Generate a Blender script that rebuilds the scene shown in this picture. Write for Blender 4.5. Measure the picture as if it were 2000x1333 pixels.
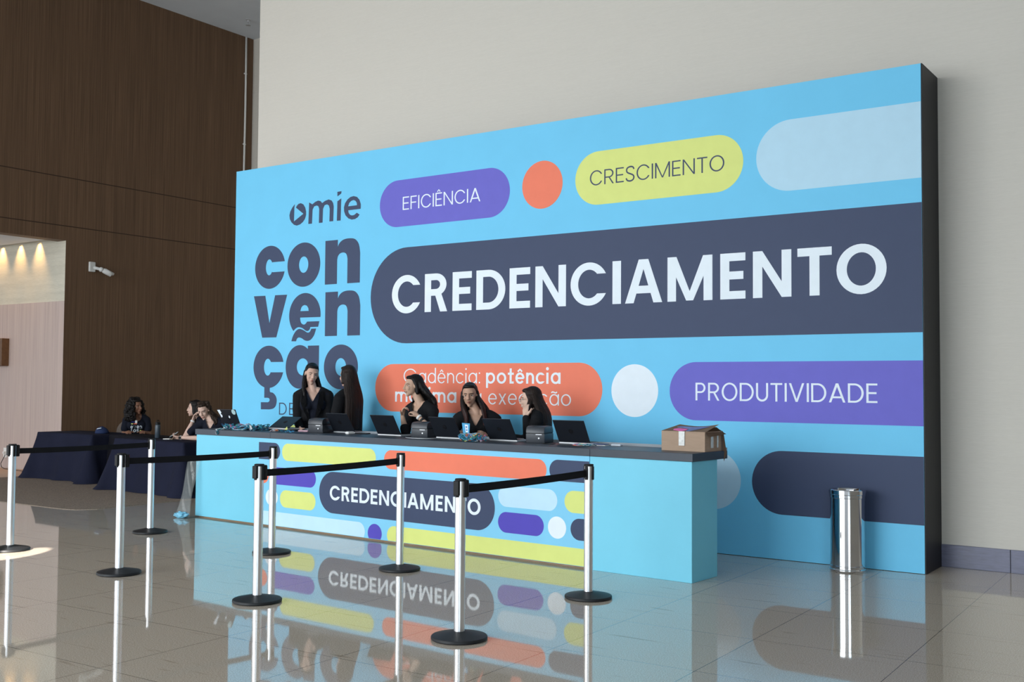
import bpy, bmesh, math, random
import numpy as np
from mathutils import Vector, Matrix, noise
from mathutils.geometry import tessellate_polygon
from mathutils.bvhtree import BVHTree
random.seed(7)
PI = math.pi
R = math.radians
scn = bpy.context.scene
for o in list(bpy.data.objects): bpy.data.objects.remove(o)
COL = scn.collection

# ------------------------------------------------------------------ camera
cam_data = bpy.data.cameras.new('camera'); cam = bpy.data.objects.new('camera', cam_data); COL.objects.link(cam)
yaw, pitch, roll = R(-34.8372), R(2.3628), R(0.4057)
CAM = Vector((0, -9.1112, 1.5))
_f = Vector((math.sin(yaw), math.cos(yaw), 0)); _r = Vector((math.cos(yaw), -math.sin(yaw), 0)); _u = Vector((0, 0, 1))
_f2 = _f*math.cos(pitch) + _u*math.sin(pitch); _u2 = _u*math.cos(pitch) - _f*math.sin(pitch)
_r3 = _r*math.cos(roll) + _u2*math.sin(roll); _u3 = _u2*math.cos(roll) - _r*math.sin(roll)
cam.matrix_world = Matrix(((_r3.x, _u3.x, -_f2.x, CAM.x), (_r3.y, _u3.y, -_f2.y, CAM.y), (_r3.z, _u3.z, -_f2.z, CAM.z), (0, 0, 0, 1)))
cam_data.sensor_width = 36; cam_data.lens = 2109.757/2000*36; cam_data.clip_end = 200
scn.camera = cam

# ------------------------------------------------------------------ world, lights, exposure
world = bpy.data.worlds.new('world'); scn.world = world; world.use_nodes = True
world.node_tree.nodes['Background'].inputs[0].default_value = (0.80, 0.90, 1.0, 1)
world.node_tree.nodes['Background'].inputs[1].default_value = 0.95
scn.view_settings.view_transform = 'Standard'; scn.view_settings.look = 'None'
scn.view_settings.gamma = 1; scn.view_settings.exposure = 0.06
try: scn.view_settings.use_curve_mapping = False
except Exception: pass

def area(name, loc, target, sx, sy, power, col, spread=180):
    L = bpy.data.lights.new(name, 'AREA'); L.shape = 'RECTANGLE'; L.size = sx; L.size_y = sy; L.energy = power; L.color = col
    L.spread = R(spread)
    o = bpy.data.objects.new(name, L); COL.objects.link(o); o.location = loc
    o.rotation_euler = (Vector(target)-Vector(loc)).to_track_quat('-Z', 'Y').to_euler()
    return o
# daylight through the glazed hall front behind the camera, then added fill lights
area('daylight_window', (-9.0, -15.0, 2.8), (-6.8, 0, -2.2), 11.5, 5.2, 625, (0.90, 0.965, 1.0), 110)
area('upper_left_fill', (-14.5, -13.5, 6.4), (-10.8, .5, 6.2), 5.5, 3.0, 185, (1.0, 0.97, 0.93), 120)  # unseen source, added to brighten the upper left of the cream wall
area('right_side_fill', (5.6, -14.5, 3.0), (-3.5, -1.2, .6), 5.0, 4.0, 190, (0.74, 0.90, 1.0), 120)  # cool fill added for the shaded counter end and the right wall
area('passage_fill', (-21.0, -11.0, 2.0), (-19.0, 1.0, 1.8), 5.0, 3.6, 320, (0.97, 0.97, 1.0))  # added light that lifts the pale passage wall, its source unseen
def spot(name, loc, target, power, col, ang, blend, r=.02):
    L = bpy.data.lights.new(name, 'SPOT'); L.energy = power; L.color = col; L.spot_size = R(ang); L.spot_blend = blend; L.shadow_soft_size = r
    o = bpy.data.objects.new(name, L); COL.objects.link(o); o.location = loc
    o.rotation_euler = (Vector(target)-Vector(loc)).to_track_quat('-Z', 'Y').to_euler()
    return o
for i, x in enumerate((-18.85, -18.27, -17.70, -17.13, -16.56)):
    spot('slot_downlight', (x, 1.27, 4.02), (x, 1.345, 2.6), 70, (1.0, 0.58, 0.22), 62, 1.0, .012)
spot('sunbeam', (-4.5, -15.2, 6.0), (-8.95, -3.78, 0), 60000, (1.0, 0.93, 0.84), 1.5, .25, .02)

# ------------------------------------------------------------------ materials
def lin(h):
    h = h.lstrip('#'); v = [int(h[i:i+2], 16)/255 for i in (0, 2, 4)]
    return tuple(((c+.055)/1.055)**2.4 if c > .04045 else c/12.92 for c in v)
MATS = {}
def mat(name, col, rough=.6, metal=0., spec=.5, coat=0., noise_amt=0., noise_scale=8., bump=0., bump_scale=200., stretch=None, trans=0., ior=1.45, alpha=1.):
    if name in MATS: return MATS[name]
    if isinstance(col, str): col = lin(col)
    m = bpy.data.materials.new(name); m.use_nodes = True; nt = m.node_tree; b = nt.nodes['Principled BSDF']
    b.inputs['Base Color'].default_value = (*col, 1); b.inputs['Roughness'].default_value = rough; b.inputs['Metallic'].default_value = metal
    b.inputs['Specular IOR Level'].default_value = spec; b.inputs['Coat Weight'].default_value = coat
    b.inputs['Transmission Weight'].default_value = trans; b.inputs['IOR'].default_value = ior; b.inputs['Alpha'].default_value = alpha
    tc = nt.nodes.new('ShaderNodeTexCoord'); mp = nt.nodes.new('ShaderNodeMapping'); nt.links.new(tc.outputs['Object'], mp.inputs[0])
    if stretch: mp.inputs['Scale'].default_value = stretch
    n = nt.nodes.new('ShaderNodeTexNoise'); n.inputs['Scale'].default_value = noise_scale; n.inputs['Detail'].default_value = 4
    nt.links.new(mp.outputs[0], n.inputs['Vector'])
    a = max(noise_amt, .02)
    r = nt.nodes.new('ShaderNodeValToRGB'); r.color_ramp.elements[0].position = .3; r.color_ramp.elements[1].position = .7
    r.color_ramp.elements[0].color = (*[c*(1-a) for c in col], 1); r.color_ramp.elements[1].color = (*[min(1, c*(1+a)) for c in col], 1)
    nt.links.new(n.outputs['Fac'], r.inputs[0]); nt.links.new(r.outputs[0], b.inputs['Base Color'])
    if bump:
        n2 = nt.nodes.new('ShaderNodeTexNoise'); n2.inputs['Scale'].default_value = bump_scale; nt.links.new(mp.outputs[0], n2.inputs['Vector'])
        bp = nt.nodes.new('ShaderNodeBump'); bp.inputs['Strength'].default_value = bump; bp.inputs['Distance'].default_value = .01
        nt.links.new(n2.outputs['Fac'], bp.inputs['Height']); nt.links.new(bp.outputs[0], b.inputs['Normal'])
    MATS[name] = m
    return m

def wallcover(name, c1, c2, stretch, scale, rough=.75, seams=(), seam_col=None, bump=.15, broad=.35, spec=.3):
    """streaky wall covering: noise stretched along one axis, optional horizontal joints at fixed heights"""
    m = bpy.data.materials.new(name); m.use_nodes = True; nt = m.node_tree; b = nt.nodes['Principled BSDF']; N = nt.nodes.new; L = nt.links.new
    b.inputs['Roughness'].default_value = rough; b.inputs['Specular IOR Level'].default_value = spec
    g = N('ShaderNodeNewGeometry'); mp = N('ShaderNodeMapping'); mp.inputs['Scale'].default_value = stretch; L(g.outputs['Position'], mp.inputs[0])
    n = N('ShaderNodeTexNoise'); n.inputs['Scale'].default_value = scale; n.inputs['Detail'].default_value = 6; n.inputs['Roughness'].default_value = .65; L(mp.outputs[0], n.inputs['Vector'])
    r = N('ShaderNodeValToRGB'); r.color_ramp.elements[0].position = .35; r.color_ramp.elements[1].position = .65
    r.color_ramp.elements[0].color = (*lin(c1), 1); r.color_ramp.elements[1].color = (*lin(c2), 1); L(n.outputs['Fac'], r.inputs[0])
    out = r.outputs[0]
    n3 = N('ShaderNodeTexNoise'); n3.inputs['Scale'].default_value = scale*.12; L(mp.outputs[0], n3.inputs['Vector'])
    mx = N('ShaderNodeMix'); mx.data_type = 'RGBA'; mx.blend_type = 'MULTIPLY'; mx.inputs[0].default_value = broad
    L(out, mx.inputs[6]); rr = N('ShaderNodeValToRGB'); rr.color_ramp.elements[0].position = .35; rr.color_ramp.elements[1].position = .65
    rr.color_ramp.elements[0].color = (.72, .72, .72, 1); rr.color_ramp.elements[1].color = (1, 1, 1, 1); L(n3.outputs['Fac'], rr.inputs[0]); L(rr.outputs[0], mx.inputs[7]); out = mx.outputs[2]
    if seams:
        sx = N('ShaderNodeSeparateXYZ'); L(g.outputs['Position'], sx.inputs[0]); acc = None
        for z in seams:
            s = N('ShaderNodeMath'); s.operation = 'COMPARE'; s.inputs[1].default_value = z; s.inputs[2].default_value = .008; L(sx.outputs[2], s.inputs[0])
            if acc is None: acc = s.outputs[0]
            else:
                mm = N('ShaderNodeMath'); mm.operation = 'MAXIMUM'; L(acc, mm.inputs[0]); L(s.outputs[0], mm.inputs[1]); acc = mm.outputs[0]
        m2 = N('ShaderNodeMix'); m2.data_type = 'RGBA'; L(acc, m2.inputs[0]); L(out, m2.inputs[6]); m2.inputs[7].default_value = (*lin(seam_col), 1); out = m2.outputs[2]
    L(out, b.inputs['Base Color'])
    bp = N('ShaderNodeBump'); bp.inputs['Strength'].default_value = bump; bp.inputs['Distance'].default_value = .01; L(n.outputs['Fac'], bp.inputs['Height']); L(bp.outputs[0], b.inputs['Normal'])
    return m

def granite():
    m = bpy.data.materials.new('polished_granite'); m.use_nodes = True; nt = m.node_tree; b = nt.nodes['Principled BSDF']; N = nt.nodes.new; L = nt.links.new
    g = N('ShaderNodeNewGeometry'); mp = N('ShaderNodeMapping'); mp.inputs['Rotation'].default_value = (0, 0, R(-1.6)); L(g.outputs['Position'], mp.inputs[0])
    n = N('ShaderNodeTexNoise'); n.inputs['Scale'].default_value = 150; n.inputs['Detail'].default_value = 5; n.inputs['Roughness'].default_value = .7; L(g.outputs['Position'], n.inputs['Vector'])
    r = N('ShaderNodeValToRGB'); e = r.color_ramp.elements; e[0].position = .30; e[0].color = (*lin('#8f8274'), 1); e[1].position = .68; e[1].color = (*lin('#e0d5c5'), 1)
    x = r.color_ramp.elements.new(.5); x.color = (*lin('#bcb0a1'), 1); L(n.outputs['Fac'], r.inputs[0])
    # streaks: thin dark mineral dashes and broad clouding
    mp2 = N('ShaderNodeMapping'); mp2.inputs['Rotation'].default_value = (0, 0, R(52)); mp2.inputs['Scale'].default_value = (1.2, 16, 1); L(g.outputs['Position'], mp2.inputs[0])
    n2 = N('ShaderNodeTexNoise'); n2.inputs['Scale'].default_value = 1.6; n2.inputs['Detail'].default_value = 5; n2.inputs['Distortion'].default_value = .6; L(mp2.outputs[0], n2.inputs['Vector'])
    r2 = N('ShaderNodeValToRGB'); r2.color_ramp.elements[0].position = .28; r2.color_ramp.elements[0].color = (.62, .58, .54, 1); r2.color_ramp.elements[1].position = .36; r2.color_ramp.elements[1].color = (1, 1, 1, 1); L(n2.outputs['Fac'], r2.inputs[0])
    mx = N('ShaderNodeMix'); mx.data_type = 'RGBA'; mx.blend_type = 'MULTIPLY'; mx.inputs[0].default_value = .8; L(r.outputs[0], mx.inputs[6]); L(r2.outputs[0], mx.inputs[7])
    # joints of the slabs
    sx = N('ShaderNodeSeparateXYZ'); L(mp.outputs[0], sx.inputs[0]); acc = None
    for k, off in ((0, 1.73), (1, 2.88)):
        a = N('ShaderNodeMath'); a.operation = 'ADD'; a.inputs[1].default_value = off+87.0; L(sx.outputs[k], a.inputs[0])
        d = N('ShaderNodeMath'); d.operation = 'DIVIDE'; d.inputs[1].default_value = .87; L(a.outputs[0], d.inputs[0])
        fr = N('ShaderNodeMath'); fr.operation = 'FRACT'; L(d.outputs[0], fr.inputs[0])
        c = N('ShaderNodeMath'); c.operation = 'LESS_THAN'; c.inputs[1].default_value = .0042; L(fr.outputs[0], c.inputs[0])
        if acc is None: acc = c.outputs[0]
        else:
            mm = N('ShaderNodeMath'); mm.operation = 'MAXIMUM'; L(acc, mm.inputs[0]); L(c.outputs[0], mm.inputs[1]); acc = mm.outputs[0]
    m2 = N('ShaderNodeMix'); m2.data_type = 'RGBA'; L(acc, m2.inputs[0]); L(mx.outputs[2], m2.inputs[6]); m2.inputs[7].default_value = (*lin('#4a433d'), 1)
    L(m2.outputs[2], b.inputs['Base Color'])
    b.inputs['Roughness'].default_value = .035; b.inputs['IOR'].default_value = 1.52
    b.inputs['Coat Weight'].default_value = .10; b.inputs['Coat Roughness'].default_value = .02
    n4 = N('ShaderNodeTexNoise'); n4.inputs['Scale'].default_value = 1.3; L(g.outputs['Position'], n4.inputs['Vector'])
    bp = N('ShaderNodeBump'); bp.inputs['Strength'].default_value = .02; bp.inputs['Distance'].default_value = .02; L(n4.outputs['Fac'], bp.inputs['Height']); L(bp.outputs[0], b.inputs['Normal'])
    return m

M_floor = granite()
M_cream = wallcover('cream_wallpaper', '#c6c1b8', '#cdc8bf', (2, 2, 70), 8.0, rough=.8, bump=.05, broad=.08)
M_brown = wallcover('brown_laminate', '#604a38', '#7f624b', (0, 38, .35), 1.6, rough=.55, seams=(4.11, 4.925), seam_col='#3a2b20', bump=.1)
M_light = wallcover('pale_wood_laminate', '#b3a09a', '#c3b1a8', (22, 0, .35), 1.6, rough=.6, bump=.05)
M_ceil = mat('ceiling_paint', '#dde4ec', .9, noise_amt=.03, noise_scale=1.5)
M_stone = mat('dark_stone_skirting', '#6b6c80', .35, noise_amt=.15, noise_scale=5, stretch=(2, 2, 12))
M_carpet = mat('grey_carpet', '#8a7d72', .95, noise_amt=.30, noise_scale=60, bump=.6, bump_scale=260, spec=.1)
M_beige = mat('beige_floor_tile', '#a58a74', .35, noise_amt=.08, noise_scale=6)
M_cyan = mat('print_cyan', (.155, .535, .800), .55, spec=.25, noise_amt=.015, noise_scale=3)
M_cyan2 = mat('counter_cyan', (.185, .570, .740), .5, spec=.3, noise_amt=.015, noise_scale=3)
M_cyanp = mat('counter_print_cyan', (.210, .560, .790), .5, spec=.3, noise_amt=.015, noise_scale=3)
M_dark = mat('print_navy', (.043, .060, .118), .55, spec=.3)
M_orange = mat('print_orange', (.800, .195, .115), .55, spec=.3)
M_yellow = mat('print_yellow', (.650, .710, .215), .55, spec=.3)
M_purple = mat('print_purple', (.135, .125, .530), .55, spec=.3)
M_lblue = mat('print_light_blue', (.430, .650, .790), .55, spec=.3)
M_purple2 = mat('counter_print_purple', (.085, .065, .440), .55, spec=.3)
M_lblue2 = mat('counter_print_light_blue', (.500, .720, .860), .55, spec=.3)
M_white = mat('print_white', (.740, .810, .870), .55, spec=.3)
M_black = mat('black_cladding', (.012, .012, .014), .5, spec=.3)
M_top = mat('worktop_charcoal', (.040, .050, .068), .42, spec=.4, noise_amt=.04)
M_ply = mat('raw_plywood', '#9a7a5c', .7, noise_amt=.2, noise_scale=12, stretch=(1, 1, 10))
M_plas = mat('black_plastic', (.009, .009, .010), .55, spec=.3)
M_plasg = mat('charcoal_plastic', (.036, .041, .050), .38)
M_steel = mat('brushed_steel', (.78, .78, .80), .32, metal=1, bump=.03, bump_scale=300, stretch=(1, 1, .02))
M_chrome = mat('polished_chrome', (.60, .60, .61), .05, metal=1)
M_rubber = mat('black_rubber_base', (.012, .013, .015), .5, spec=.35)
M_web = mat('black_webbing', (.008, .008, .010), .8, spec=.2, bump=.3, bump_scale=400)
M_red = mat('red_button', (.65, .05, .04), .4)
M_silver = mat('silver_plastic', (.55, .56, .58), .35, metal=.3)
M_lid = mat('laptop_lid_black', (.010, .012, .017), .35)
M_screen = mat('screen_glass', (.01, .01, .012), .1)
M_card = mat('cardboard', '#a48d7a', .85, noise_amt=.05, noise_scale=9, stretch=(1, 1, 6), spec=.2)
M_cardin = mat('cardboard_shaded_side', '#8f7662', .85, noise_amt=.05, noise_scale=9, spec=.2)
M_tape = mat('clear_packing_tape', (.62, .62, .60), .18, noise_amt=.15, noise_scale=40)
M_pink = mat('pink_label', (.85, .16, .45), .6)
M_pinkp = mat('pale_pink_paper', (.62, .40, .47), .7)
M_paper = mat('white_paper', (.75, .74, .70), .7)
M_blueink = mat('blue_ink', (.16, .20, .42), .6)
M_navycloth = mat('navy_tablecloth', (.013, .015, .032), .9, spec=.15, bump=.25, bump_scale=30, noise_amt=.12, noise_scale=3)
M_blackcloth = mat('black_tablecloth', (.008, .008, .012), .9, spec=.15, bump=.25, bump_scale=30)
M_woodtop = mat('folding_table_grey', (.35, .34, .33), .6)
M_capb = mat('cap_blue', (.008, .022, .080), .8)
M_bottle = mat('bottle_slate', (.05, .07, .09), .35)
M_chair = mat('chair_fabric_grey', '#6d635c', .9, bump=.2, bump_scale=120)
M_wht = mat('white_plastic', (.72, .72, .70), .4)
M_lens = mat('lens_black', (.01, .01, .01), .1)
M_sconce = mat('sconce_wood', '#65482f', .5, noise_amt=.15, noise_scale=20)
M_cable = mat('cable_black', (.01, .01, .01), .5)
M_clear = mat('clear_plastic', (.60, .64, .62), .06, spec=1., bump=.5, bump_scale=7, alpha=.20)
M_blueplastic = mat('blue_plastic_wrap', (.18, .48, .66), .3, bump=.5, bump_scale=25)
M_black_fab = mat('black_fabric', (.0075, .0078, .0095), .85, spec=.2, bump=.15, bump_scale=60)
M_navy_fab = mat('navy_fabric', (.0075, .0095, .018), .85, spec=.2, bump=.15, bump_scale=60)
M_trouser = mat('dark_trousers', (.010, .010, .013), .85)
M_shoe = mat('black_shoe', (.01, .01, .01), .4)
M_eyew = mat('eye_white', (.62, .58, .56), .3)
M_iris = mat('iris_dark', (.02, .012, .008), .2)
M_brow = mat('eyebrow_dark', (.025, .015, .011), .8)
M_band = mat('white_wristband', (.75, .75, .75), .5)
M_gold = mat('gold_metal', (.6, .4, .15), .3, metal=1)
M_nail = mat('red_nail', (.25, .01, .02), .3)

# ------------------------------------------------------------------ object helpers
def tag(o, label=None, cat=None, group=None, kind=None):
    if label: o['label'] = label
    if cat: o['category'] = cat
    if group: o['group'] = group
    if kind: o['kind'] = kind
    return o
def empty(name, loc, rz=0.):
    o = bpy.data.objects.new(name, None); COL.objects.link(o); o.location = loc; o.rotation_euler = (0, 0, rz); o.empty_display_size = .05
    return o
def obj(name, bm, m, parent=None, smooth=False, auto=None):
    me = bpy.data.meshes.new(name)
    if isinstance(bm, bmesh.types.BMesh):
        bm.normal_update(); bm.to_mesh(me); bm.free()
    ms = m if isinstance(m, (list, tuple)) else [m]
    for x in ms: me.materials.append(x)
    if smooth:
        for p in me.polygons: p.use_smooth = True
    if auto:
        try: me.set_sharp_from_angle(angle=R(auto))
        except Exception: pass
    o = bpy.data.objects.new(name, me); COL.objects.link(o)
    if parent: o.parent = parent
    return o
def struct(name, bm, m, parent=None, **k):
    o = obj(name, bm, m, parent, **k); o['kind'] = 'structure'; return o
def new(): return bmesh.new()
def box(bm, x0, x1, y0, y1, z0, z1, mi=0, bev=0., M=None, seg=2):
    vs = [bm.verts.new((x, y, z)) for z in (z0, z1) for y in (y0, y1) for x in (x0, x1)]
    fs = [bm.faces.new([vs[i] for i in f]) for f in ((0, 2, 3, 1), (4, 5, 7, 6), (0, 1, 5, 4), (2, 6, 7, 3), (0, 4, 6, 2), (1, 3, 7, 5))]
    for f in fs: f.material_index = mi
    allv = vs
    if bev:
        es = list({e for f in fs for e in f.edges})
        r = bmesh.ops.bevel(bm, geom=es, offset=bev, segments=seg, profile=.5, affect='EDGES')
        allv = list({v for f in r['faces'] for v in f.verts} | {v for v in vs if v.is_valid})
        for f in r['faces']: f.material_index = mi
    if M is not None:
        for v in allv: v.co = M @ v.co
    return allv
def lathe(bm, prof, cx=0, cy=0, n=40, mi=0, M=None):
    rings = []
    for r, z in prof:
        if r < 1e-6: rings.append([bm.verts.new((cx, cy, z))])
        else: rings.append([bm.verts.new((cx+r*math.cos(2*PI*i/n), cy+r*math.sin(2*PI*i/n), z)) for i in range(n)])
    vs = [v for g in rings for v in g]
    for a, b in zip(rings[:-1], rings[1:]):
        if len(a) == 1 and len(b) == 1: continue
        for i in range(n):
            j = (i+1) % n
            if len(a) == 1: f = bm.faces.new((a[0], b[j], b[i]))
            elif len(b) == 1: f = bm.faces.new((a[i], a[j], b[0]))
            else: f = bm.faces.new((a[i], a[j], b[j], b[i]))
            f.material_index = mi
    if M is not None:
        for v in vs: v.co = M @ v.co
    return vs
def tube(bm, pts, r, n=10, mi=0, closed=False):
    pts = [Vector(p) for p in pts]; rings = []
    rr = r if isinstance(r, (list, tuple)) else [r]*len(pts)
    up = Vector((0, 0, 1)); prev = None
    for i, p in enumerate(pts):
        a = pts[i-1] if (i or closed) else p; b = pts[(i+1) % len(pts)] if (i < len(pts)-1 or closed) else p
        t = (b-a).normalized()
        s = t.cross(up if prev is None else prev[1])
        if s.length < 1e-4: s = t.cross(Vector((1, 0, 0)))
        s.normalize(); w = s.cross(t).normalized(); prev = (s, w)
        rings.append([bm.verts.new(p + (s*math.cos(2*PI*k/n) + w*math.sin(2*PI*k/n))*rr[i]) for k in range(n)])
    m = len(rings)
    for i in range(m if closed else m-1):
        a, b = rings[i], rings[(i+1) % m]
        for k in range(n):
            f = bm.faces.new((a[k], a[(k+1) % n], b[(k+1) % n], b[k])); f.material_index = mi
    if not closed:
        bm.faces.new(rings[0][::-1]).material_index = mi; bm.faces.new(rings[-1]).material_index = mi
def slab(bm, loops, fn, t0, t1, mi=0):
    """filled polygon with holes, extruded between t0 and t1; fn(u, v, t) gives the 3D point"""
    L3 = [[Vector((u, v, 0)) for u, v in lp] for lp in loops]
    flat = [p for lp in L3 for p in lp]
    tris = tessellate_polygon(L3)
    A = [bm.verts.new(fn(p.x, p.y, t1)) for p in flat]; B = [bm.verts.new(fn(p.x, p.y, t0)) for p in flat]
    for a, b, c in tris:
        if len({a, b, c}) < 3: continue
        for V, o in ((A, (a, b, c)), (B, (c, b, a))):
            try: bm.faces.new([V[i] for i in o]).material_index = mi
            except ValueError: pass
    k = 0
    for lp in loops:
        n = len(lp)
        for i in range(n):
            j = (i+1) % n
            try: bm.faces.new((A[k+i], A[k+j], B[k+j], B[k+i])).material_index = mi
            except ValueError: pass
        k += n
def fix(bm): bmesh.ops.recalc_face_normals(bm, faces=bm.faces[:]); return bm
def copy_tree(o, parent=None):
    c = o.copy(); COL.objects.link(c); c.parent = parent
    for ch in [x for x in bpy.data.objects if x.parent == o]: copy_tree(ch, c)
    return c

# ------------------------------------------------------------------ lettering
def ell(cx, cy, rx, ry, a0=0, a1=360, n=40):
    return [(cx+rx*math.cos(R(a0+(a1-a0)*i/n)), cy+ry*math.sin(R(a0+(a1-a0)*i/n))) for i in range(n+1 if abs(a1-a0) < 360 else n)]
def ringp(cx, cy, rx, ry, tx, ty): return [ell(cx, cy, rx, ry), ell(cx, cy, rx-tx, ry-ty)]
def cshape(cx, cy, rx, ry, tx, ty, ao=28):
    h = ry*math.sin(R(ao)); ai = math.degrees(math.asin(min(.95, h/(ry-ty))))
    return [ell(cx, cy, rx, ry, ao, 360-ao) + ell(cx, cy, rx-tx, ry-ty, 360-ai, ai)]
def bar(x0, y0, x1, y1): return [[(x0, y0), (x1, y0), (x1, y1), (x0, y1)]]
def glyph(c, w, h, tv, th, xh=None):
    """shapes of one letter in a box w wide and h tall: list of [outer, holes...]"""
    o = .012*h; xh = xh or h*.72
    G = []
    if c in 'CÇ': G.append(cshape(w*.52, h/2, w*.52, h/2+o, tv, th, 27))
    elif c == 'R' or c == 'P':
        G.append(bar(0, 0, tv, h)); m = h*.42; cy = (h+m)/2; ry = (h-m)/2; cx = w*.5
        G.append([[(tv*.5, h), (cx, h)] + ell(cx, cy, w*.96-cx, ry, 90, -90, 20)[1:-1] + [(cx, m), (tv*.5, m)] + [(tv*.5, m+th), (cx, m+th)] + ell(cx, cy, w*.96-cx-tv, ry-th, -90, 90, 20)[1:-1] + [(cx, h-th), (tv*.5, h-th)]])
        if c == 'R': G.append([[(w*.42, m+th*.6), (w*.42+tv*1.02, m+th*.6), (w, 0), (w-tv*1.1, 0)]])
    elif c in 'EÊF':
        G.append(bar(0, 0, tv, h)); G.append(bar(tv*.5, h-th, w, h)); G.append(bar(tv*.5, h*.5-th*.42, w*.92, h*.5+th*.58))
        if c != 'F': G.append(bar(tv*.5, 0, w, th))
    elif c == 'D':
        cx = w*.42
        G.append([[(0, 0), (cx, 0)] + ell(cx, h/2, w-cx, h/2, -90, 90, 28)[1:-1] + [(cx, h), (0, h)], [(tv, th), (tv, h-th), (cx, h-th)] + ell(cx, h/2, w-cx-tv, h/2-th, 90, -90, 28)[1:-1] + [(cx, th)]])
    elif c == 'N':
        G.append(bar(0, 0, tv, h)); G.append(bar(w-tv, 0, w, h)); G.append([[(0, h), (tv, h), (w, 0), (w-tv, 0)]])
    elif c in 'IÍ': G.append(bar(0, 0, w, h))
    elif c == 'A':
        d = w*.5; tt = tv*1.05
        G.append([[(0, 0), (tt, 0), (d+tt*.12, h*.86), (d+tt*.55, h), (d-tt*.55, h)]]); G.append([[(w, 0), (w-tt, 0), (d-tt*.12, h*.86), (d-tt*.55, h), (d+tt*.55, h)]])
        G.append(bar(w*.2, h*.22, w*.8, h*.22+th))
    elif c == 'M':
        G.append(bar(0, 0, tv, h)); G.append(bar(w-tv, 0, w, h)); d = w/2
        G.append([[(0, h), (tv*1.05, h), (d+tv*.4, 0.01*h), (d-tv*.4, 0.01*h)]]); G.append([[(w, h), (w-tv*1.05, h), (d-tv*.4, 0.01*h), (d+tv*.4, 0.01*h)]])
    elif c == 'T': G.append(bar(0, h-th, w, h)); G.append(bar(w/2-tv/2, 0, w/2+tv/2, h-th*.5))
    elif c == 'O': G.append(ringp(w/2, h/2, w/2, h/2+o, tv, th))
    elif c == 'V': G.append([[(0, h), (tv*1.05, h), (w/2, th*1.5), (w-tv*1.05, h), (w, h), (w/2+tv*.5, 0), (w/2-tv*.5, 0)]])
    elif c == 'U':
        r = w/2
        G.append([[(0, h), (0, r)] + ell(r, r, r, r+o, 180, 360, 24)[1:-1] + [(w, r), (w, h), (w-tv, h), (w-tv, r)] + ell(r, r, r-tv, r-th, 360, 180, 24)[1:-1] + [(tv, r), (tv, h)]])
    elif c == 'S':
        pts = []
        ctr = [(w*.93, h*.79), (w*.80, h*.935), (w*.5, h*.975), (w*.19, h*.90), (w*.10, h*.745), (w*.2, h*.60), (w*.5, h*.505), (w*.82, h*.40), (w*.92, h*.25), (w*.80, h*.09), (w*.5, h*.025), (w*.18, h*.08), (w*.05, h*.23)]
        G += stroke(smooth_pts(ctr, 4), tv)
    elif c in 'oóõ': G.append(ringp(w/2, xh/2, w/2, xh/2+o, tv, th))
    elif c in 'cç':
        G.append(cshape(w*.54, xh/2, w*.54, xh/2+o, tv, th, 33))
        if c == 'ç': G += stroke([(w*.52, .02*h), (w*.50, -.07*h), (w*.60, -.12*h), (w*.58, -.2*h), (w*.40, -.21*h)], tv*.8)
    elif c in 'aáã': G.append(ringp(w/2, xh/2, w/2, xh/2+o, tv, th)); G.append(bar(w-tv, 0, w, xh))
    elif c == 'd': G.append(ringp(w/2, xh/2, w/2, xh/2+o, tv, th)); G.append(bar(w-tv, 0, w, h*1.06))
    elif c == 'p': G.append(ringp(w/2, xh/2, w/2, xh/2+o, tv, th)); G.append(bar(0, -h*.30, tv, xh))
    elif c in 'eê':
        G.append(cshape_e(w, xh, o, tv, th))
        G.append(bar(tv*.6, xh*.5-th*.45, w-tv*.4, xh*.5+th*.45))
    elif c in 'n': G += arch(0, w, xh, tv, th)
    elif c == 'm': G += arch(0, w/2+tv/2, xh, tv, th); G += arch(w/2-tv/2, w, xh, tv, th)
    elif c == 'u': G.append([[(x, xh-y) for x, y in lp] for lp in arch(0, w, xh, tv, th)[0]]); G.append(bar(w-tv, 0, w, xh))
    elif c in 'ií': G.append(bar(0, 0, w, xh)); G.append([ell(w/2, h*.97, w*.66, w*.66, n=16)])
    elif c == 't': G.append(bar(w*.3, 0, w*.3+tv, h)); G.append(bar(0, xh-th, w, xh)); G.append(bar(w*.3+tv*.5, 0, w, th))
    elif c == 'x': G.append([[(0, 0), (tv*1.2, 0), (w, xh), (w-tv*1.2, xh)]]); G.append([[(0, xh), (tv*1.2, xh), (w, 0), (w-tv*1.2, 0)]])
    elif c == 'v': G.append([[(0, xh), (tv*1.05, xh), (w/2, th*1.5), (w-tv*1.05, xh), (w, xh), (w/2+tv*.5, 0), (w/2-tv*.5, 0)]])
    elif c == 's': G += stroke(smooth_pts([(w*.9, xh*.78), (w*.7, xh*.95), (w*.3, xh*.93), (w*.12, xh*.72), (w*.4, xh*.55), (w*.8, xh*.4), (w*.85, xh*.15), (w*.55, xh*.03), (w*.1, xh*.16)], 3), tv)
    elif c == ':': G.append([ell(w/2, w*.6, w*.6, w*.6, n=16)]); G.append([ell(w/2, xh-w*.2, w*.6, w*.6, n=16)])
    if c in 'Êê':
        b = h if c == 'Ê' else xh; u = h*.07; m = w/2; g = h*.13
        if tv > h*.14: g = h*.17
        G += stroke([(m-g, b+u), (m, b+u+h*.14), (m+g, b+u)], min(tv*.8, h*.12))
    if c in 'áí': G.append([[(w/2-tv*.3, xh+h*.08), (w/2+h*.1, xh+h*.24), (w/2+h*.1+tv, xh+h*.24), (w/2+tv*.6, xh+h*.08)]])
    if c in 'ãõ': G += stroke(smooth_pts([(w*.2, xh+h*.09), (w*.33, xh+h*.15), (w*.5, xh+h*.12), (w*.67, xh+h*.09), (w*.8, xh+h*.15)], 4), tv*.85)
    return G
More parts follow.
